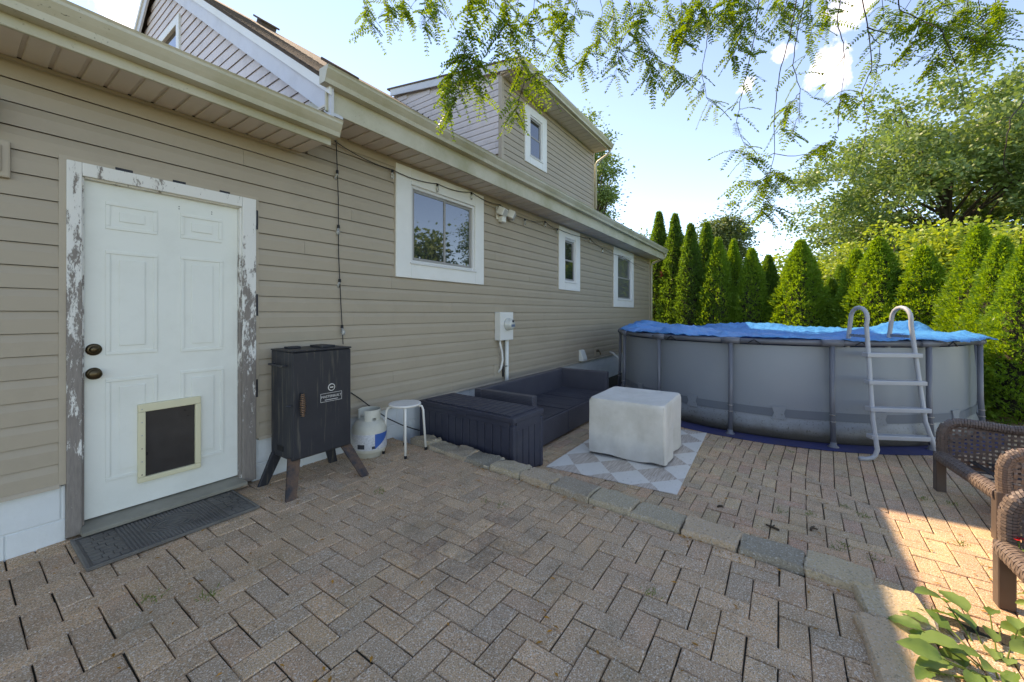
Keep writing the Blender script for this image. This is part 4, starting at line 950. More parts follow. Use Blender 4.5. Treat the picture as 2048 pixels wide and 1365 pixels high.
tb.grid(Gt, closed_u=True); tarp = tb.build('pool_cover', 'tarp', None, smooth=True); tarp.location = PC
sol = tarp.modifiers.new('thickness', 'SOLIDIFY'); sol.thickness = .004
tag(tarp, 'crumpled bright blue tarp stretched over the top of the round pool', 'pool cover')
gc = MB(); Gg = []
for i in range(160):
    a = 2*math.pi*i/160; ro_ = PR+.20+.04*mnoise.noise(Vector((math.cos(a)*2, math.sin(a)*2, 4)))
    Gg.append([(r_*math.cos(a), r_*math.sin(a), .004+.004*mnoise.noise(Vector((a*8, r_*5, 0)))) for r_ in (PR-.3, PR-.1, PR+.03, PR+.12, ro_)])
gc.grid(Gg, closed_u=True); gco = gc.build('ground_cloth', 'ground_cloth', None); gco.location = PC; gco.location.z = ZF+.004; sol = gco.modifiers.new('t', 'SOLIDIFY'); sol.thickness = .003
tag(gco, 'dark blue ground cloth with fallen debris spread beneath the pool', 'ground cloth')
# clips and ropes along the tarp edge
for i in (0, 1, 14, 2):
    a = LA[i]+R(6); d = Vector((math.cos(a), math.sin(a), 0)); tt = Vector((-d.y, d.x, 0))
    o = MB().tube([d*(PR+.05)-tt*.06+Vector((0, 0, PH-.02)), d*(PR+.055)+Vector((0, 0, PH+.02)), d*(PR+.05)+tt*.07+Vector((0, 0, PH-.03))], .008, 6).build('cover_tie', 'wire', tarp)
# ladder
la = empty('pool_ladder', PC, 0, 'grey four-step pool ladder leaning over the pool rim with looped handles', 'ladder')
A0 = R(207.4); d = Vector((math.cos(A0), math.sin(A0), 0)); t = Vector((-d.y, d.x, 0))
for s_ in (-.21, .21):
    ex = 1.32 if s_ > 0 else 1.32
    base = lambda z: PR+.36-.17*(z/1.3)
    sg_ = 1 if s_ > 0 else -1; pts = [d*(PR+.40)+t*(s_*1.27+sg_*q_)+Vector((0, 0, z_)) for q_, z_ in ((.17, .022), (.10, .022), (.05, .034), (.018, .065), (.002, .12))]
    for z in (.4, .8, 1.15, 1.40): pts.append(d*base(z)+t*(s_*(1.22-.14*z))+Vector((0, 0, z)))
    for q in range(9):
        aa = math.pi*q/8; pts.append(d*(PR+.06+.125*math.cos(aa))+t*(s_*1.0)+Vector((0, 0, 1.46+.125*math.sin(aa))))
    pts += [d*(PR-.10)+t*s_+Vector((0, 0, 1.25)), d*(PR-.16)+t*s_+Vector((0, 0, .85)), d*(PR-.24)+t*s_+Vector((0, 0, .25))]
    MB().tube(pts, .021, 12).build('rail', 'ladder_grey', la, smooth=True)
    MB().bar(d*(PR+.16)+t*s_+Vector((0, 0, 1.27)), d*(PR-.10)+t*s_+Vector((0, 0, 1.27)), .012, .03).build('handle_brace', 'steel', la)
for z in (.235, .515, .79, 1.075):
    c_ = d*(base(z)+.0)+Vector((0, 0, z)); MB().obox(c_, t, d, Vector((0, 0, 1)), .305-.04*z, .045, .0225).build('tread', 'ladder_grey', la, bevel=.008, seg=2)
for s_ in (-1, 1):
    for z in (1.13, 1.17): MB().lathe([(.001, 0), (.009, 0), (.009, .05), (.001, .05)], tuple(d*base(z)+t*(s_*.21)+Vector((0, 0, z-.02))), 6).build('bolt', 'steel', la)
# ================================================================== WICKER CHAIRS
def chair(name, loc, rz, label):
    r = empty(name, loc, rz, label, 'chair', 'brown wicker patio chairs')
    # local: front at y=0 facing +y, seat extends to -y, width along x
    hw, dp, sh_, ah = .42, .74, .33, .60
    fm = MB()
    for sx in (-1, 1): 
        MB().box(sx*hw-.032, sx*hw+.032, -.064, 0, 0, sh_).build('leg', 'chair_frame', r, bevel=.004); MB().box(sx*hw-.032, sx*hw+.032, -dp, -dp+.06, 0, sh_).build('leg', 'chair_frame', r, bevel=.004)
    # woven wraps: tubes with wound strips
    def wrap(path, rad, nm, pitch=.017):
        m = MB(); path = [Vector(p) for p in path]; m.tube(path, rad*.86, 10)
        L = [0]
        for i in range(1, len(path)): L.append(L[-1]+(path[i]-path[i-1]).length)
        s_ = 0; k_ = 0
        while s_ < L[-1]-.004:
            i = max(j for j in range(len(L)) if L[j] <= s_); i = min(i, len(path)-2); u = (s_-L[i])/(L[i+1]-L[i]); p = path[i].lerp(path[i+1], u); tg = (path[i+1]-path[i]).normalized(); sd_ = tg.cross(Vector((1, 0, 0)) if abs(tg.x) < .8 else Vector((0, 0, 1))).normalized(); up_ = sd_.cross(tg)
            pts_ = []
            for q in range(13): 
                aa = 2*math.pi*q/12; pts_.append(p+(sd_*math.cos(aa)+up_*math.sin(aa))*rad*(1.0+.05*((q+k_) % 2))+tg*(.008*math.sin(aa*1.0)))
            for q in range(12): m.bar(pts_[q], pts_[q+1], .006, pitch*.8, (tg))
            s_ += pitch; k_ += 1
        m.build(nm, 'wicker_brown', r)
    wrap([(-hw, -.035, sh_-.03), (hw, -.035, sh_-.03)], .045, 'front_rail', .02)
    def lattice(plane, a0, a1, topf, b0, nm, step=.034):
        m = MB(); na_ = int((a1-a0)/step)
        for i in range(na_+1):
            a = a0+(a1-a0)*i/na_; zt = topf(a)
            if zt-b0 < .02: continue
            nz_ = max(2, int((zt-b0)/step)); pp = [plane(a, b0+(zt-b0)*q/nz_, .0035*(1 if (q+i) % 2 else -1)) for q in range(nz_+1)]
            for q in range(nz_): m.bar(pp[q], pp[q+1], .0185, .0025, (Vector(plane(a, b0, 1))-Vector(plane(a, b0, 0))))
        zmax = max(topf(a0+(a1-a0)*i/20) for i in range(21)); nb = int((zmax-b0)/step)
        for q in range(nb+1):
            z = b0+step*q; run_ = [a0+(a1-a0)*i/na_ for i in range(na_+1) if topf(a0+(a1-a0)*i/na_) >= z]
            for i in range(len(run_)-1):
                if run_[i+1]-run_[i] > step*1.6: continue
                m.bar(plane(run_[i], z, .0035*(-1 if (q+i) % 2 else 1)), plane(run_[i+1], z, .0035*(1 if (q+i) % 2 else -1)), .0185, .0025, (Vector(plane(a0, b0, 1))-Vector(plane(a0, b0, 0))))
        tag(m.build(nm, 'wicker_brown', r), kind='stuff')
    for sx in (-1, 1):
        x_ = sx*hw
        # arm outline: rises at the front in a curve, dips, rises to the back
        arm = [(x_, -.05, sh_-.04), (x_, -.045, .42), (x_, -.048, .50), (x_, -.07, .56), (x_, -.115, .592), (x_, -.17, ah), (x_, -.3, .592), (x_, -.45, .575), (x_, -.6, .585), (x_, -dp+.02, .62)]
        wrap(arm, .034, 'arm', .016)
        def tp_(a):
            y = -a
            for i in range(len(arm)-1):
                if arm[i][1] >= y >= arm[i+1][1] and i >= 2: u = (arm[i][1]-y)/(arm[i][1]-arm[i+1][1]+1e-9); return arm[i][2]+(arm[i+1][2]-arm[i][2])*u-.02
            return .5
        lattice(lambda a, z, o, x_=x_: (x_+o, -a, z), .03, dp-.04, tp_, sh_-.09, 'side_weave')
        MB().bar((x_, -.06, sh_-.10), (x_, -dp+.05, sh_-.10), .03, .03).build('side_rail', 'chair_frame', r)
    back = [(-hw, -dp, .60), (-hw+.04, -dp-.05, .84), (-hw*.6, -dp-.08, .93), (0, -dp-.085, .95), (hw*.6, -dp-.08, .93), (hw-.04, -dp-.05, .84), (hw, -dp, .60)]
    wrap(back, .032, 'back_frame', .02)
    lattice(lambda a, z, o: (a, -dp+.02-(z-.3)*.16+o, z), -hw+.03, hw-.03, lambda a: .93-.12*(abs(a)/hw)**3, sh_-.05, 'back_weave', .036)
    for i in range(6):
        y = -.12-i*.105; MB().bar((-hw, y, sh_-.045), (hw, y, sh_-.045-.0), .045, .004).build('seat_strap', 'strap', r)
    for i in range(5):
        x_ = -hw+.14+i*.14; MB().bar((x_, -.04, sh_-.05), (x_, -dp+.05, sh_-.05), .04, .004).build('seat_strap', 'strap', r)
    MB().bar((-hw, -dp+.05, sh_-.07), (hw, -dp+.05, sh_-.07), .03, .04).build('rear_rail', 'chair_frame', r)
    return r
chair('wicker_chair', (4.445, -4.55, ZF), R(6.5), 'brown open-weave wicker chair without cushion standing nearest the pool ladder')
chair('wicker_chair', (2.71, -4.36, ZF), R(2), 'brown wicker chair cut off by the right edge beside the planting bed')
# ================================================================== VEGETATION
def rot_basis(d):
    d = d/np.linalg.norm(d, axis=1, keepdims=True); up = np.tile(np.array([0, 0, 1.0]), (len(d), 1)); up[np.abs(d[:, 2]) > .93] = (1, 0, 0)
    u = np.cross(d, up); u /= np.linalg.norm(u, axis=1, keepdims=True); v = np.cross(u, d); return d, u, v
def leaves(P_, D_, L, Wd, fold=0.0):
    """diamond leaves: base P, direction D, length L, width Wd -> verts, quads"""
    n = len(P_); d, u, v = rot_basis(D_); a = rng.uniform(0, 2*np.pi, n)[:, None]; s_ = u*np.cos(a)+v*np.sin(a); nn = np.cross(d, s_)
    L = np.broadcast_to(np.asarray(L, float), (n,))[:, None]; Wd = np.broadcast_to(np.asarray(Wd, float), (n,))[:, None]
    V = np.stack([P_, P_+d*L*.45+s_*Wd*.5+nn*L*fold, P_+d*L, P_+d*L*.45-s_*Wd*.5+nn*L*fold], 1).reshape(-1, 3)
    return V, np.arange(4*n).reshape(n, 4)
def smooth_noise(x, y, z):   # cheap periodic-ish value noise for arrays
    return (np.sin(x*1.7+1.3*np.sin(y*2.1+.5))+np.sin(y*2.3+1.1*np.sin(z*1.9+1.7))+np.sin(z*2.7+1.2*np.sin(x*1.3+2.2)))/3
def arbor_mesh(name, h, rad, seed, mat, n=5200):
    r_ = np.random.default_rng(seed); t = r_.uniform(0, 1, n)**.85; th = r_.uniform(0, 2*np.pi, n)
    prof = rad*np.clip(np.sin(np.clip(t*1.15+.22, 0, 1)*np.pi*.5)*0+ (1-t)**.62*(.86+.3*np.sin(t*np.pi)), .02, None)*np.where(t < .06, .75+4*t, 1)
    lump = 1+.19*smooth_noise(th*3+seed, t*h*3.1, th*1.7)+.07*smooth_noise(th*9, t*h*8, seed+th*5)
    inn = np.where(r_.uniform(0, 1, n) < .25, r_.uniform(.55, .9, n), r_.uniform(.88, 1.1, n)); inn = np.where(r_.uniform(0, 1, n) < .1, r_.uniform(1.08, 1.24, n), inn); R_ = prof*lump*inn
    Pc = np.stack([R_*np.cos(th), R_*np.sin(th), t*h*.97+.05], 1)
    out = np.stack([np.cos(th), np.sin(th), np.full(n, .9)], 1)+r_.normal(0, .35, (n, 3)); out /= np.linalg.norm(out, axis=1, keepdims=True)
    Vs, Fs, off = [], [], 0
    for k_ in range(4):
        D_ = out+r_.normal(0, .38, (n, 3)); L = r_.uniform(.055, .135, n)*(.75 if k_ else 1)*(1-.25*t); V, F = leaves(Pc+r_.normal(0, .014, (n, 3)), D_, L, L*.30)
        Vs.append(V); Fs.append(F+off); off += len(V)
    me_o = fast(name, np.concatenate(Vs), np.concatenate(Fs), mat); me = me_o.data; bpy.data.objects.remove(me_o); return me
AV = [arbor_mesh('crown', 4.6, .52, 1, 'arbor_dark', 8500), arbor_mesh('crown', 3.6, .62, 2, 'arbor_leaf', 8500), arbor_mesh('crown', 3.5, .66, 3, 'arbor_leaf', 8500), arbor_mesh('crown', 3.2, .58, 4, 'arbor_dark', 8500)]
AH = [4.6, 3.6, 3.5, 3.2]
tr_me = MB().tube([(0, 0, 0), (.01, .01, 1.2), (0, .02, 2.9)], [.06, .045, .012], 7).mesh('trunk', 'bark')
core = []
for h_, r_ in ((4.6, .36), (3.6, .42), (3.5, .45), (3.2, .40)): core.append(MB().lathe([(.05, .15), (r_, .35), (r_*.95, h_*.35), (r_*.7, h_*.62), (r_*.3, h_*.86), (.01, h_*.95)], (0, 0, 0), 10).mesh('inner_core', 'bark_dark'))  # solid dark cone added inside each crown so it is not see-through
# (pixel x of the tip, pixel y of the tip, distance X or Y of the row, variant, width scale)
arb = [(1318, 420, 13.6, 0, 1.0), (1350, 424, 13.3, 0, 1.0), (1381, 444, 12.9, 0, .95), (1413, 442, 13.9, 0, .95), (1436, 474, 12.7, 1, .85), (1467, 478, 13.2, 1, .72), (1503, 495, 12.6, 1, .85), (1537, 510, 12.9, 3, .8),
       (1601, 479, 12.2, 2, 1.02), (1662, 556, 12.6, 3, .7), (1683, 530, 13.2, 3, .8), (1712, 497, 12.0, 1, .8), (1757, 474, 11.6, 2, .98), (1806, 540, 11.4, 3, .85), (1846, 492, 11.2, 2, .95), (1897, 560, 11.3, 3, .8), (1958, 448, 10.2, 1, .85), (2003, 470, 9.4, 2, .72), (2050, 488, 8.6, 1, .72)]
lab = ['tall slim arborvitae against the house corner, leftmost of the row', 'tall slim arborvitae, second from the house corner', 'tall slim arborvitae, third from the house corner', 'slim dark arborvitae behind the third one from the house corner', 'bright-topped arborvitae, fifth along the row from the house', 'narrow arborvitae close beside the fifth one from the house', 'arborvitae, seventh along the row from the house', 'short dark arborvitae left of the gap in the row', 'broad arborvitae standing alone right of the gap in the row', 'very short arborvitae left of the pool ladder handles', 'dark arborvitae behind the very short one left of the ladder', 'arborvitae directly behind the ladder handles', 'broad bright arborvitae between and above the ladder handles', 'short arborvitae just right of the ladder handles', 'broad arborvitae right of the pool ladder', 'short dark arborvitae above the right end of the pool', 'tall bright arborvitae at the right end of the row', 'arborvitae second from the right edge', 'arborvitae cut by the right edge of the picture']
for i, (px, py, X, v_, ws) in enumerate(arb):
    d_ = ray(px, py); tip = CAM+d_*((X-CAM.x)/d_.x); z0 = -.24; h_ = tip.z-z0
    a_ = empty('arborvitae', (tip.x, tip.y, z0), random.uniform(0, 6.28), lab[i], 'arborvitae', 'arborvitae hedge row')
    s_ = h_/AH[v_]; inst(AV[v_], 'crown', a_, scl=(ws*1.04, ws*1.04, s_)); inst(tr_me, 'trunk', a_, scl=(1, 1, s_)); inst(core[v_], 'inner_core', a_, scl=(ws, ws, s_))
    if i == 0: ds = MB(); [ds.tube([(random.gauss(0, .05), random.gauss(0, .05), random.gauss(0, .06)) for _ in range(3)], .006, 4) for _ in range(16)]; o_ = ds.build('dead_sprig', 'dead_sprig', a_); dv_ = (P(1323, 548, 0)-P(1323, 548, 0)); q_ = CAM+ray(1323, 548)*(((X-.55)-CAM.x)/ray(1323, 548).x); o_.location = Matrix.Rotation(-a_.rotation_euler.z, 3, 'Z') @ (q_-a_.location)
# broadleaf trees: trunk, limbs, leaf clumps
def broad(name, loc, h, rx, rz, seed, mat, nclump, nleaf, lsize, label, cat='tree', trunk_h=None, clump=.55, group=None, zlow=.28, bark='bark', squash=1.0):
    r_ = np.random.default_rng(seed); root = empty(name, loc, 0, label, cat, group); tb_ = MB(); cz = h-rz
    # clump centres in an uneven ellipsoid shell
    th = r_.uniform(0, 2*np.pi, nclump); cp = r_.uniform(-1, 1, nclump)*.98; rad = r_.uniform(.12, 1.0, nclump)**.55
    lum = 1+.18*smooth_noise(th*2+seed, cp*3, th+cp)
    C_ = np.stack([rx*rad*lum*np.sqrt(1-cp**2)*np.cos(th), rx*squash*rad*lum*np.sqrt(1-cp**2)*np.sin(th), cz+rz*cp*rad*lum], 1)
    C_ = C_[C_[:, 2] > h*zlow*.6]
    tb_.tube([(0, 0, 0), (.05, .03, h*.2), (-.04, .05, h*.45), (.02, 0, h*.8)], [h*.028, h*.022, h*.016, h*.004], 8)
    trunk = tb_.build('trunk', bark, root, smooth=True); lb = MB()
    for i in range(0, len(C_), max(1, len(C_)//46)):
        c = Vector(C_[i]); s_ = Vector((0, 0, max(h*.18, min(h*.7, c.z*.62)))); mid = s_.lerp(c, .5)+Vector((0, 0, -.04*h*random.random())); lb.tube([s_, mid, c], [h*.006, h*.0035, .01], 5)
    lb.build('limbs', bark, root, smooth=True)
    n = len(C_)*nleaf; Pc = np.repeat(C_, nleaf, 0)+r_.normal(0, 1, (n, 3))*clump*np.array([1, 1, .62])*r_.uniform(.3, 1, (n, 1)); D_ = (Pc-np.repeat(C_, nleaf, 0))*np.array([1, 1, .5])/clump+r_.normal(0, .5, (n, 3))+np.array([0, 0, -.15])
    L = r_.uniform(.7, 1.2, n)*lsize; V, F = leaves(Pc, D_, L, L*.62, .06); fast('crown', V, F, mat, root); return root
def at(px, X): d_ = ray(px, HY-1e-3); p = CAM+d_*((X-CAM.x)/d_.x); return p
broad('maple_tree', (22.0, 6.1, -.24), 13.7, 1.9, 4.7, 21, 'maple_leaf', 90, 150, .17, 'leafy tree rising behind the right end of the house and dormer', clump=.42)
broad('round_tree', (33.5, .26, -.24), 9.9, 1.75, 3.4, 22, 'pear_leaf', 130, 140, .2, 'dense round-topped tree beyond the gap in the arborvitae row', clump=.5)
broad('hazy_tree', (46.0, 8.9, -.24), 11.0, 3.4, 4.6, 23, 'pear_leaf', 70, 80, .35, 'pale distant tree just left of the tallest arborvitae tips', clump=.9)
broad('shade_tree', (21.5, -8.5, -.24), 10.6, 4.9, 4.9, 24, 'maple_leaf', 480, 170, .15, 'large spreading tree with silvery green leaves filling the right of the sky', clump=.46, zlow=.2)
broad('shade_tree', (25.0, -13.2, -.24), 11.2, 4.4, 4.9, 27, 'maple_leaf', 300, 150, .17, 'tall tree behind the large spreading tree at the right edge', clump=.5)
for i, (px, py, X, rx, rz, lb_) in enumerate(((1600, 520, 17.0, 1.3, 1.6, 'pale yellow-green shrub left of the large tree, behind the arborvitae gap'), (1690, 500, 16.0, 1.2, 1.7, 'loose yellow-green shrub behind the ladder handles'), (1790, 470, 14.5, 1.1, 1.8, 'yellow-green shrub above the short arborvitae right of the ladder'), (1885, 455, 13.2, 1.1, 1.6, 'bright yellow-green shrub right of the ladder, left of the tall arborvitae'), (2040, 455, 12.5, 1.0, 1.4, 'bright yellow-green shrub at the right edge behind the arborvitae'))):
    d_ = ray(px, py); p = CAM+d_*((X-CAM.x)/d_.x); hh = p.z+.24+.25
    broad('sumac_shrub', (p.x, p.y, -.24), hh, rx, min(rz, hh*.45), 40+i, 'sumac_leaf', 70, 110, .115, lb_, 'shrub', clump=.3, group='yellow-green shrubs behind the hedge')
# trees on the far side of the garden, seen mirrored in the window panes
for i, (x_, y_, h_, r_, lb_) in enumerate(((9.3, -15, 5.6, 2.3, 'garden tree mirrored in the slider window'), (16.5, -15, 6.5, 2.8, 'garden tree mirrored in the far windows'))):
    broad('garden_tree', (x_, y_, -.24), h_, r_, h_*.38, 60+i, 'maple_leaf', 90, 60, .3, lb_, clump=.8)
# ---- locust tree whose drooping twigs hang into the top of the picture
lo_t = empty('locust_tree', (2.2, -7.2, -.24), 0, 'honey locust with fine feathery leaves drooping across the top of the sky', 'tree')
LB = lo_t.location.copy()
trk = MB(); trk.tube([(0, 0, 0), (.05, .1, 1.4), (.1, .25, 2.8), (.3, .8, 4.2), (.7, 1.8, 5.3), (1.2, 2.9, 5.9), (1.7, 4.0, 6.1)], [.19, .16, .15, .12, .09, .06, .03], 10)
trk.build('trunk', 'bark', lo_t, smooth=True)
twigs = [ # pixel path, depth, (leaf start..end fraction), leaf spacing
 ([(715, -60), (730, 10), (742, 60)], 3.0, .35, 1, 1), ([(760, -60), (770, 0), (775, 40)], 3.1, .3, 1, 1), ([(845, -60), (850, 20), (848, 50)], 3.1, .4, 1, 1),
 ([(935, -60), (936, 20), (931, 108)], 2.6, .3, 1, 1.6), ([(931, 100), (908, 150), (893, 205)], 2.58, .05, 1, 1.6), ([(931, 100), (922, 160), (905, 225)], 2.55, .1, 1, 1.5), ([(934, 60), (957, 128)], 2.62, .6, 1, 1.2), ([(931, 100), (955, 150), (962, 190)], 2.6, .2, 1, 1.3),
 ([(995, -60), (1012, 20), (1037, 116), (1051, 160)], 2.45, .25, .95, 1.1), ([(1051, 160), (1040, 200), (1030, 235)], 2.42, 0, 1, 1.6), ([(1051, 160), (1075, 145), (1085, 175)], 2.44, .1, 1, 1.5), ([(1012, 20), (1000, 70), (1005, 120)], 2.5, .2, 1, 1.3),
 ([(1080, -60), (1070, 0), (1060, 60), (1075, 110)], 2.9, .3, 1, 1.2), ([(1165, -60), (1150, 30), (1120, 90), (1105, 150)], 3.1, .3, 1, 1.3), ([(1190, -60), (1205, 20), (1195, 80), (1160, 130)], 3.2, .3, 1, 1.2), ([(1120, -60), (1115, 0), (1100, 40)], 3.2, .3, 1, 1.2),
 ([(1250, -60), (1268, 40), (1290, 110), (1305, 160)], 3.0, .2, 1, 1.2), ([(1290, 110), (1340, 130), (1365, 165)], 3.0, .1, 1, 1.3), ([(1268, 40), (1240, 90), (1232, 150)], 3.05, .2, 1, 1.3), ([(1320, -60), (1335, 20), (1350, 80)], 3.1, .3, 1, 1.3), ([(1380, -60), (1385, 10), (1372, 60)], 3.0, .3, 1, 1.3),
 ([(1420, -60), (1417, 60), (1403, 150), (1414, 196), (1432, 212)], 3.1, .72, 1, 1), ([(1440, -60), (1450, 0), (1445, 45)], 3.2, .3, 1, 1.4), ([(1525, -60), (1512, 60), (1492, 150), (1478, 220), (1472, 245), (1488, 285), (1496, 308)], 2.9, .25, 1, .9), ([(1500, -60), (1490, 40), (1468, 110)], 3.0, .3, 1, 1.2),
 ([(1602, -60), (1582, 60), (1558, 150), (1548, 235), (1550, 302), (1540, 350), (1528, 400), (1530, 425)], 2.7, .78, 1, 1.1), ([(1552, 308), (1585, 314), (1615, 310), (1650, 285)], 2.7, .6, 1, 1.1), ([(1552, 306), (1520, 316), (1490, 316), (1475, 300)], 2.68, .5, 1, 1.2), ([(1540, 345), (1515, 365), (1490, 362)], 2.66, .3, 1, 1.3), ([(1540, 345), (1560, 345), (1574, 356)], 2.7, .3, 1, 1.1), ([(1528, 395), (1548, 415), (1556, 424)], 2.68, .3, 1, 1.2),
 ([(1622, -60), (1596, 60), (1586, 130), (1600, 180), (1598, 230), (1585, 268)], 2.85, .5, 1, .8), ([(1600, 185), (1575, 215), (1562, 255)], 2.85, .4, 1, 1.1), ([(1615, -60), (1625, 50), (1612, 110)], 3.0, .3, 1, 1),
 ([(1688, -60), (1676, 40), (1690, 110), (1686, 170), (1680, 200)], 2.8, .82, 1, 1.2), ([(1690, 110), (1660, 160), (1628, 195)], 2.8, .8, 1, .7), ([(1680, 200), (1675, 260), (1665, 290)], 2.8, .7, 1, .8),
 ([(1712, -60), (1735, 50), (1745, 130), (1722, 190), (1735, 240), (1730, 285), (1715, 335), (1700, 360)], 2.75, .3, .45, .6), ([(1735, 60), (1760, 90), (1752, 160), (1742, 210)], 2.8, .35, 1, .9), ([(1735, 55), (1780, 70), (1800, 40), (1830, -20), (1840, -60)], 2.75, .0, .6, .8),
 ([(1795, -60), (1797, 20), (1840, 40), (1885, 62), (1903, 105), (1918, 155), (1932, 212)], 2.5, .15, .6, 1), ([(1840, 40), (1830, 80), (1812, 110)], 2.55, .1, 1, 1.3), ([(1885, 62), (1905, 40), (1935, 20), (1945, -60)], 2.5, .0, .8, 1.5), ([(1903, 80), (1880, 105), (1868, 130)], 2.5, .3, 1, 1.2), ([(1903, 75), (1925, 72), (1950, 85)], 2.5, .3, 1, 1.2),
 ([(1950, -60), (1962, 30), (1972, 75), (1990, 90)], 2.6, .55, 1, 1.2), ([(1962, 35), (1990, 20), (2015, -10), (2030, -60)], 2.6, .2, .6, 1), ([(1900, -60), (1890, 0), (1870, 25)], 2.6, .3, 1, 1.6),
 ([(2075, 170), (2045, 205), (2020, 240), (2012, 300), (2006, 330), (2026, 356)], 2.3, 2, 2, 1), ([(2020, 235), (1985, 245), (1950, 255)], 2.32, 2, 2, 1), ([(800, -60), (806, 12), (812, 25)], 3.20, .35, 1, 1.5), ([(880, -60), (876, 22), (872, 45)], 3.00, .35, 1, 1.5), ([(960, -60), (968, 17), (976, 35)], 2.90, .35, 1, 1.5), ([(1040, -60), (1034, 25), (1028, 50)], 3.10, .35, 1, 1.5), ([(1100, -60), (1105, 40), (1110, 80)], 3.00, .35, 1, 1.5), ([(1140, -60), (1136, 25), (1132, 50)], 2.80, .35, 1, 1.5), ([(1220, -60), (1228, 30), (1236, 60)], 3.20, .35, 1, 1.5), ([(1290, -60), (1284, 22), (1278, 45)], 2.90, .35, 1, 1.5), ([(1360, -60), (1364, 42), (1368, 85)], 3.10, .35, 1, 1.5), ([(1400, -60), (1406, 25), (1412, 50)], 2.90, .35, 1, 1.5), ([(1470, -60), (1462, 20), (1454, 40)], 3.10, .35, 1, 1.5), ([(1550, -60), (1556, 17), (1562, 35)], 3.20, .35, 1, 1.5), ([(1575, -60), (1571, 30), (1567, 60)], 3.00, .35, 1, 1.5), ([(1650, -60), (1655, 22), (1660, 45)], 3.10, .35, 1, 1.5), ([(1760, -60), (1766, 25), (1772, 50)], 2.90, .35, 1, 1.5), ([(1855, -60), (1849, 20), (1843, 40)], 2.80, .35, 1, 1.5), ([(1925, -60), (1929, 25), (1933, 50)], 2.90, .35, 1, 1.5), ([(1990, -60), (1995, 20), (2000, 40)], 2.80, .35, 1, 1.5)]
tw = MB(); LV, LF, loff = [], [], 0
def pinnate(p, dirv, L):
    global loff
    dirv = dirv.normalized(); side = dirv.cross(Vector((random.gauss(0, .4), random.gauss(0, .4), 1))).normalized(); npair = random.randint(8, 11); base = []; dd = []
    pts_ = []
    for i in range(npair+1):
        t_ = i/npair; q = p+dirv*(L*t_)+Vector((0, 0, -.35*L*t_*t_)); pts_.append(q)
    for i in range(1, npair+1):
        tg = (pts_[i]-pts_[i-1]).normalized()
        for s_ in (-1, 1):
            base.append(pts_[i]); dd.append(side*s_*1.0+tg*.35+Vector((0, 0, random.gauss(-.12, .18))))
    base.append(pts_[-1]); dd.append(pts_[-1]-pts_[-2])
    B_a = np.array([tuple(b) for b in base]); D_a = np.array([tuple(x) for x in dd]); ln = rng.uniform(.021, .031, len(B_a))*np.linspace(1, .8, len(B_a))
    d, u, v = rot_basis(D_a); tgv = np.array(tuple(dirv)); wv = tgv[None]-d*(d@tgv)[:, None]; wv /= np.linalg.norm(wv, axis=1, keepdims=True)+1e-9; Lc = ln[:, None]; 
    V = np.stack([B_a, B_a+d*Lc*.3+wv*Lc*.21, B_a+d*Lc*.75+wv*Lc*.2, B_a+d*Lc, B_a+d*Lc*.75-wv*Lc*.2, B_a+d*Lc*.3-wv*Lc*.21], 1).reshape(-1, 3)
    LV.append(V); LF.append(np.arange(6*len(B_a)).reshape(-1, 6)+loff); loff += len(V)
    tw.tube([q-LB for q in (pts_[0], pts_[len(pts_)//2], pts_[-1])], .0011, 3, False)
for path, dep, l0, l1, dens in twigs:
    wp = [atD(x, y, dep+.12*math.sin(i*1.3+x*.01)) for i, (x, y) in enumerate(path)]
    # resample with small kinks
    fine = []
    for i in range(len(wp)-1):
        n_ = max(2, int((wp[i+1]-wp[i]).length/.045))
        for q in range(n_): fine.append(wp[i].lerp(wp[i+1], q/n_)+Vector((random.gauss(0, .003), random.gauss(0, .003), random.gauss(0, .003))))
    fine.append(wp[-1]); n_ = len(fine); thick = .0042 if len(path) > 4 else .0028
    tw.tube([p-LB for p in fine], [thick*(1-.7*i/n_) for i in range(n_)], 5)
    if path[0][1] < -40:      # carry the twig up to a limb above the frame
        a = wp[0]; b = Vector((a.x*.8+.2, -3.6+(a.y+3.6)*.5, 5.0+.25*random.random())); tw.tube([a-LB, a.lerp(b, .5)+Vector((0, 0, .25))-LB, b-LB], [thick, thick*1.6, thick*2.4], 5)
        tw.tube([b-LB, (b.lerp(Vector((3.9, -3.2, 5.86)), .5)+Vector((0, 0, .25)))-LB, Vector((3.9, -3.2, 5.86))-LB], [thick*2.4, .012, .02], 6)
    s_ = 0
    acc_l = 0
    for i in range(1, n_):
        f_ = i/(n_-1)
        if not (l0 <= f_ <= l1): continue
        acc_l += (fine[i]-fine[i-1]).length
        if acc_l > .034/dens:
            acc_l = 0
            for rep in range(3 if dens > 1.05 else 2 if dens >= 1 else 1):
                tg = (fine[i]-fine[i-1]).normalized(); ang = random.uniform(0, 2*math.pi); o_ = Vector((math.cos(ang), math.sin(ang), random.uniform(-.9, .15)))
                pinnate(fine[i], o_+tg*.25, random.uniform(.09, .175))
tw.build('twigs', 'bark_dark', lo_t, smooth=True)
None
V = np.concatenate(LV)-np.array(tuple(LB)); o_ = fast('leaflets', V, np.concatenate(LF), 'locust_leaf', lo_t); tag(o_, kind='stuff')
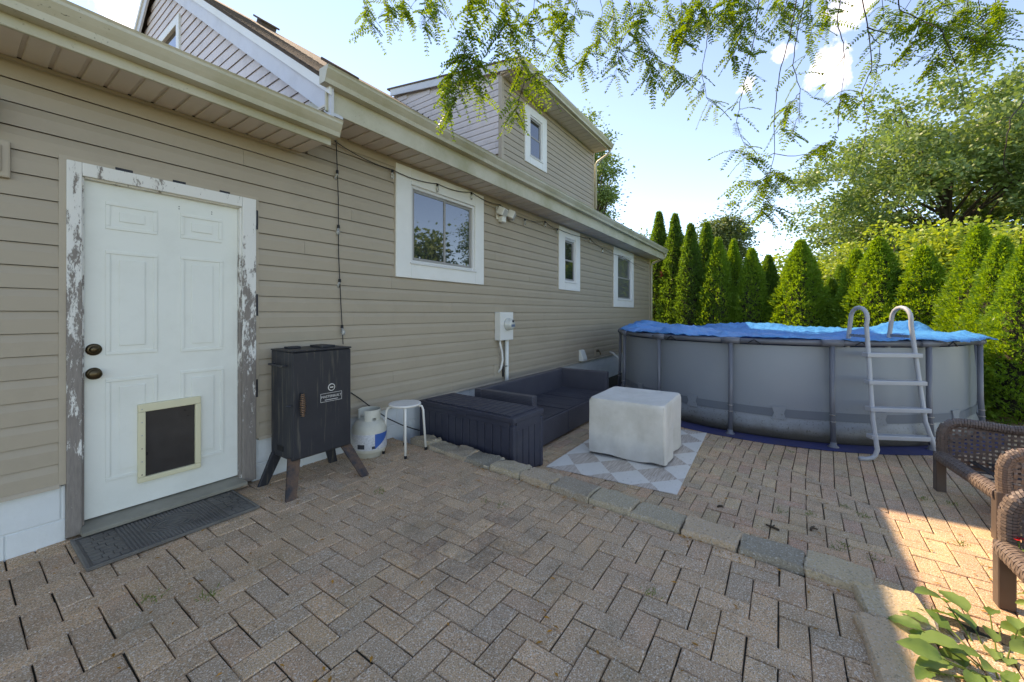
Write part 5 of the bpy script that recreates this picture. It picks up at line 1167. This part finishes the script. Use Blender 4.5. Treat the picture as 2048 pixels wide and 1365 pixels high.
# ---- plant with large leaves and a rose at the lower right
def bigleaf(L, Wd, seed):
    rr_ = random.Random(seed); Gl = []
    for i in range(9):
        t_ = i/8; wv = Wd*.5*math.sin(math.pi*t_**.8)**.8*(1 if t_ < .98 else .0)+.0005; row = []
        for j in range(5):
            u = (j-2)/2; row.append((t_*L, u*wv, -.25*L*t_*t_+abs(u)*wv*.35-.004*math.cos(t_*30)*abs(u)))
        Gl.append(row)
    return MB().grid(Gl).mesh('leaf', 'hydrangea_leaf', smooth=True)
pl = empty('hydrangea_plant', (2.24, -4.10, -.10), 0, 'pale green broad-leaved plant spilling over the kerb slab at the lower right', 'plant')
lms = [bigleaf(.15, .085, 1), bigleaf(.12, .065, 2), bigleaf(.09, .048, 3)]
stm = MB()
spots = [(1893, 1205, .10), (1935, 1225, .05), (1905, 1262, .06), (1860, 1250, .09), (1950, 1260, .06), (1980, 1230, .05), (1845, 1262, .10), (1880, 1290, .09), (1925, 1300, .10), (1960, 1310, .08), (1905, 1330, .10), (1990, 1285, .06), (2020, 1300, .06), (1945, 1345, .12), (1990, 1340, .10), (2030, 1345, .10), (1885, 1318, .12), (2035, 1260, .05), (1970, 1375, .12), (1925, 1385, .12), (2040, 1390, .1), (1860, 1345, .1), (1915, 1240, .03), (1960, 1285, .03), (2000, 1255, .03), (1990, 1320, .04), (1940, 1320, .05), (2015, 1330, .04), (1900, 1350, .06), (2030, 1290, .02), (1965, 1350, .05), (2010, 1370, .06), (1885, 1250, .05)]
for i, (px, py, z_) in enumerate(spots):
    p = onZ(px, py, z_)-pl.location; ang = math.atan2(p.y, p.x)+random.gauss(0, .5) if i > 2 else (2.2, .4, 1.2)[i]; o = inst(lms[0 if i in (0, 1, 2, 7, 8) else 1+i % 2], 'leaf', pl, p, (random.gauss(0, .25), random.gauss(-.15, .25), ang))
    stm.tube([(0, 0, 0), tuple(p*.5+Vector((0, 0, .04))), tuple(p)], [.005, .004, .002], 5)
stm.build('stems', 'weed_leaf', pl, smooth=True)
rs = empty('rose_bush', (2.95, -4.42, -.2), 0, 'thin rose stem with a red bloom beside the nearer wicker chair', 'rose bush')
rp = atD(2036, 1080, 2.0)-rs.location; rst = MB().tube([(0, 0, .05), tuple(rp*.5+Vector((.02, .0, .06))), tuple(rp)], [.005, .004, .003], 6); rst.tube([tuple(rp*.6), tuple(rp*.6+Vector((-.10, .04, .08)))], .003, 5); rst.build('stem', 'weed_leaf', rs)
ro_ = MB()
for i in range(12):
    a = i*2.4; r_ = .006+.0022*i; c = rp+Vector((0, 0, .004)); ro_.add([c, c+Vector((math.cos(a-.5)*r_, math.sin(a-.5)*r_, .012-.001*i)), c+Vector((math.cos(a)*r_*1.35, math.sin(a)*r_*1.35, .014-.0012*i)), c+Vector((math.cos(a+.5)*r_, math.sin(a+.5)*r_, .012-.001*i))], [(0,1,2,3)])
ro_.build('bloom', 'red_petal', rs)
for i in range(9):
    t_ = .3+.075*i; o = inst(lms[2], 'leaf', rs, rp*t_, (random.gauss(0, .4), random.gauss(-.1, .3), random.uniform(0, 6.28)), (.55, .55, .55))
# ---- small stuff on the paving
fl_v = MB()
for i in range(330):
    if i < 200: x, y, z = random.uniform(.2, 2.5), random.uniform(-3.6, -.2), ZN+.006
    else: x, y, z = random.uniform(2.9, 5.6), random.uniform(-4.6, -2.7), ZF+.006
    if i < 60: x, y, z = KX(-1)+random.gauss(-.05, .03), random.uniform(-3.7, -1.2), ZN+.007; x = KX(y)-abs(random.gauss(.03, .03))
    a = random.uniform(0, 6.28); L = random.uniform(.016, .034); c_, s_ = math.cos(a), math.sin(a); w_ = L*.4
    fl_v.add([(x, y, z), (x+c_*L*.5-s_*w_*.5, y+s_*L*.5+c_*w_*.5, z+.004), (x+c_*L, y+s_*L, z+.002), (x+c_*L*.5+s_*w_*.5, y+s_*L*.5-c_*w_*.5, z+.003)], [(0,1,2,3)])
tag(fl_v.build('fallen_leaves', 'dead_leaf'), 'small yellow and brown leaflets scattered over the paving', 'leaves', kind='stuff')
wd_v = []; wf = []
V_, F_ = [], []
pos = [onZ(x, y, ZF) for x, y in ((1560, 1025), (1670, 1100), (1690, 1095), (1620, 1030), (1750, 1120), (1500, 985), (1690, 1015), (1850, 1000), (1905, 1010), (1920, 1090), (1730, 1035), (1580, 905), (1850, 1220))]+[onZ(x, y, ZN) for x, y in ((975, 1003), (1000, 1015), (300, 1200), (760, 985), (420, 1193), (1300, 1190), (865, 890))]
for p in pos:
    n_ = random.randint(14, 40); Pb = np.array(tuple(p))+rng.normal(0, .022, (n_, 3))*np.array([1, 1, 0])+np.array([0, 0, .003]); Dv = rng.normal(0, .8, (n_, 3)); Dv[:, 2] = np.abs(Dv[:, 2])+.35; a_, b_ = leaves(Pb, Dv, rng.uniform(.015, .04, n_), .004); V_.append(a_); F_.append(b_+sum(len(q) for q in V_[:-1]))
o_ = fast('weeds', np.concatenate(V_), np.concatenate(F_), 'weed_leaf'); tag(o_, 'tiny weeds and moss tufts growing in the paving joints', 'weeds', kind='stuff')
for (px, py, L, a, lb_) in ((1545, 1055, .085, 1.2, 'short broken bark-covered stick on the reddish pavers'), (1625, 1057, .075, -.3, 'lichen-covered twig on the pavers right of the broken stick'), (1440, 1013, .05, -.6, 'tiny grey twig on the pavers near the rug corner')):
    p = onZ(px, py, ZF+.008); m = MB(); dv_ = Vector((math.cos(a), math.sin(a), 0)); m.tube([-dv_*L/2, Vector((0, .006, .003)), dv_*L/2], [.007, .008, .006], 6)
    m.tube([Vector((0, 0, .003)), dv_.cross(Vector((0, 0, 1)))*.03+Vector((0, 0, .006))], .005, 5); o = m.build('twig', 'twig_wood', None, smooth=True); o.location = p; tag(o, lb_, 'twig')
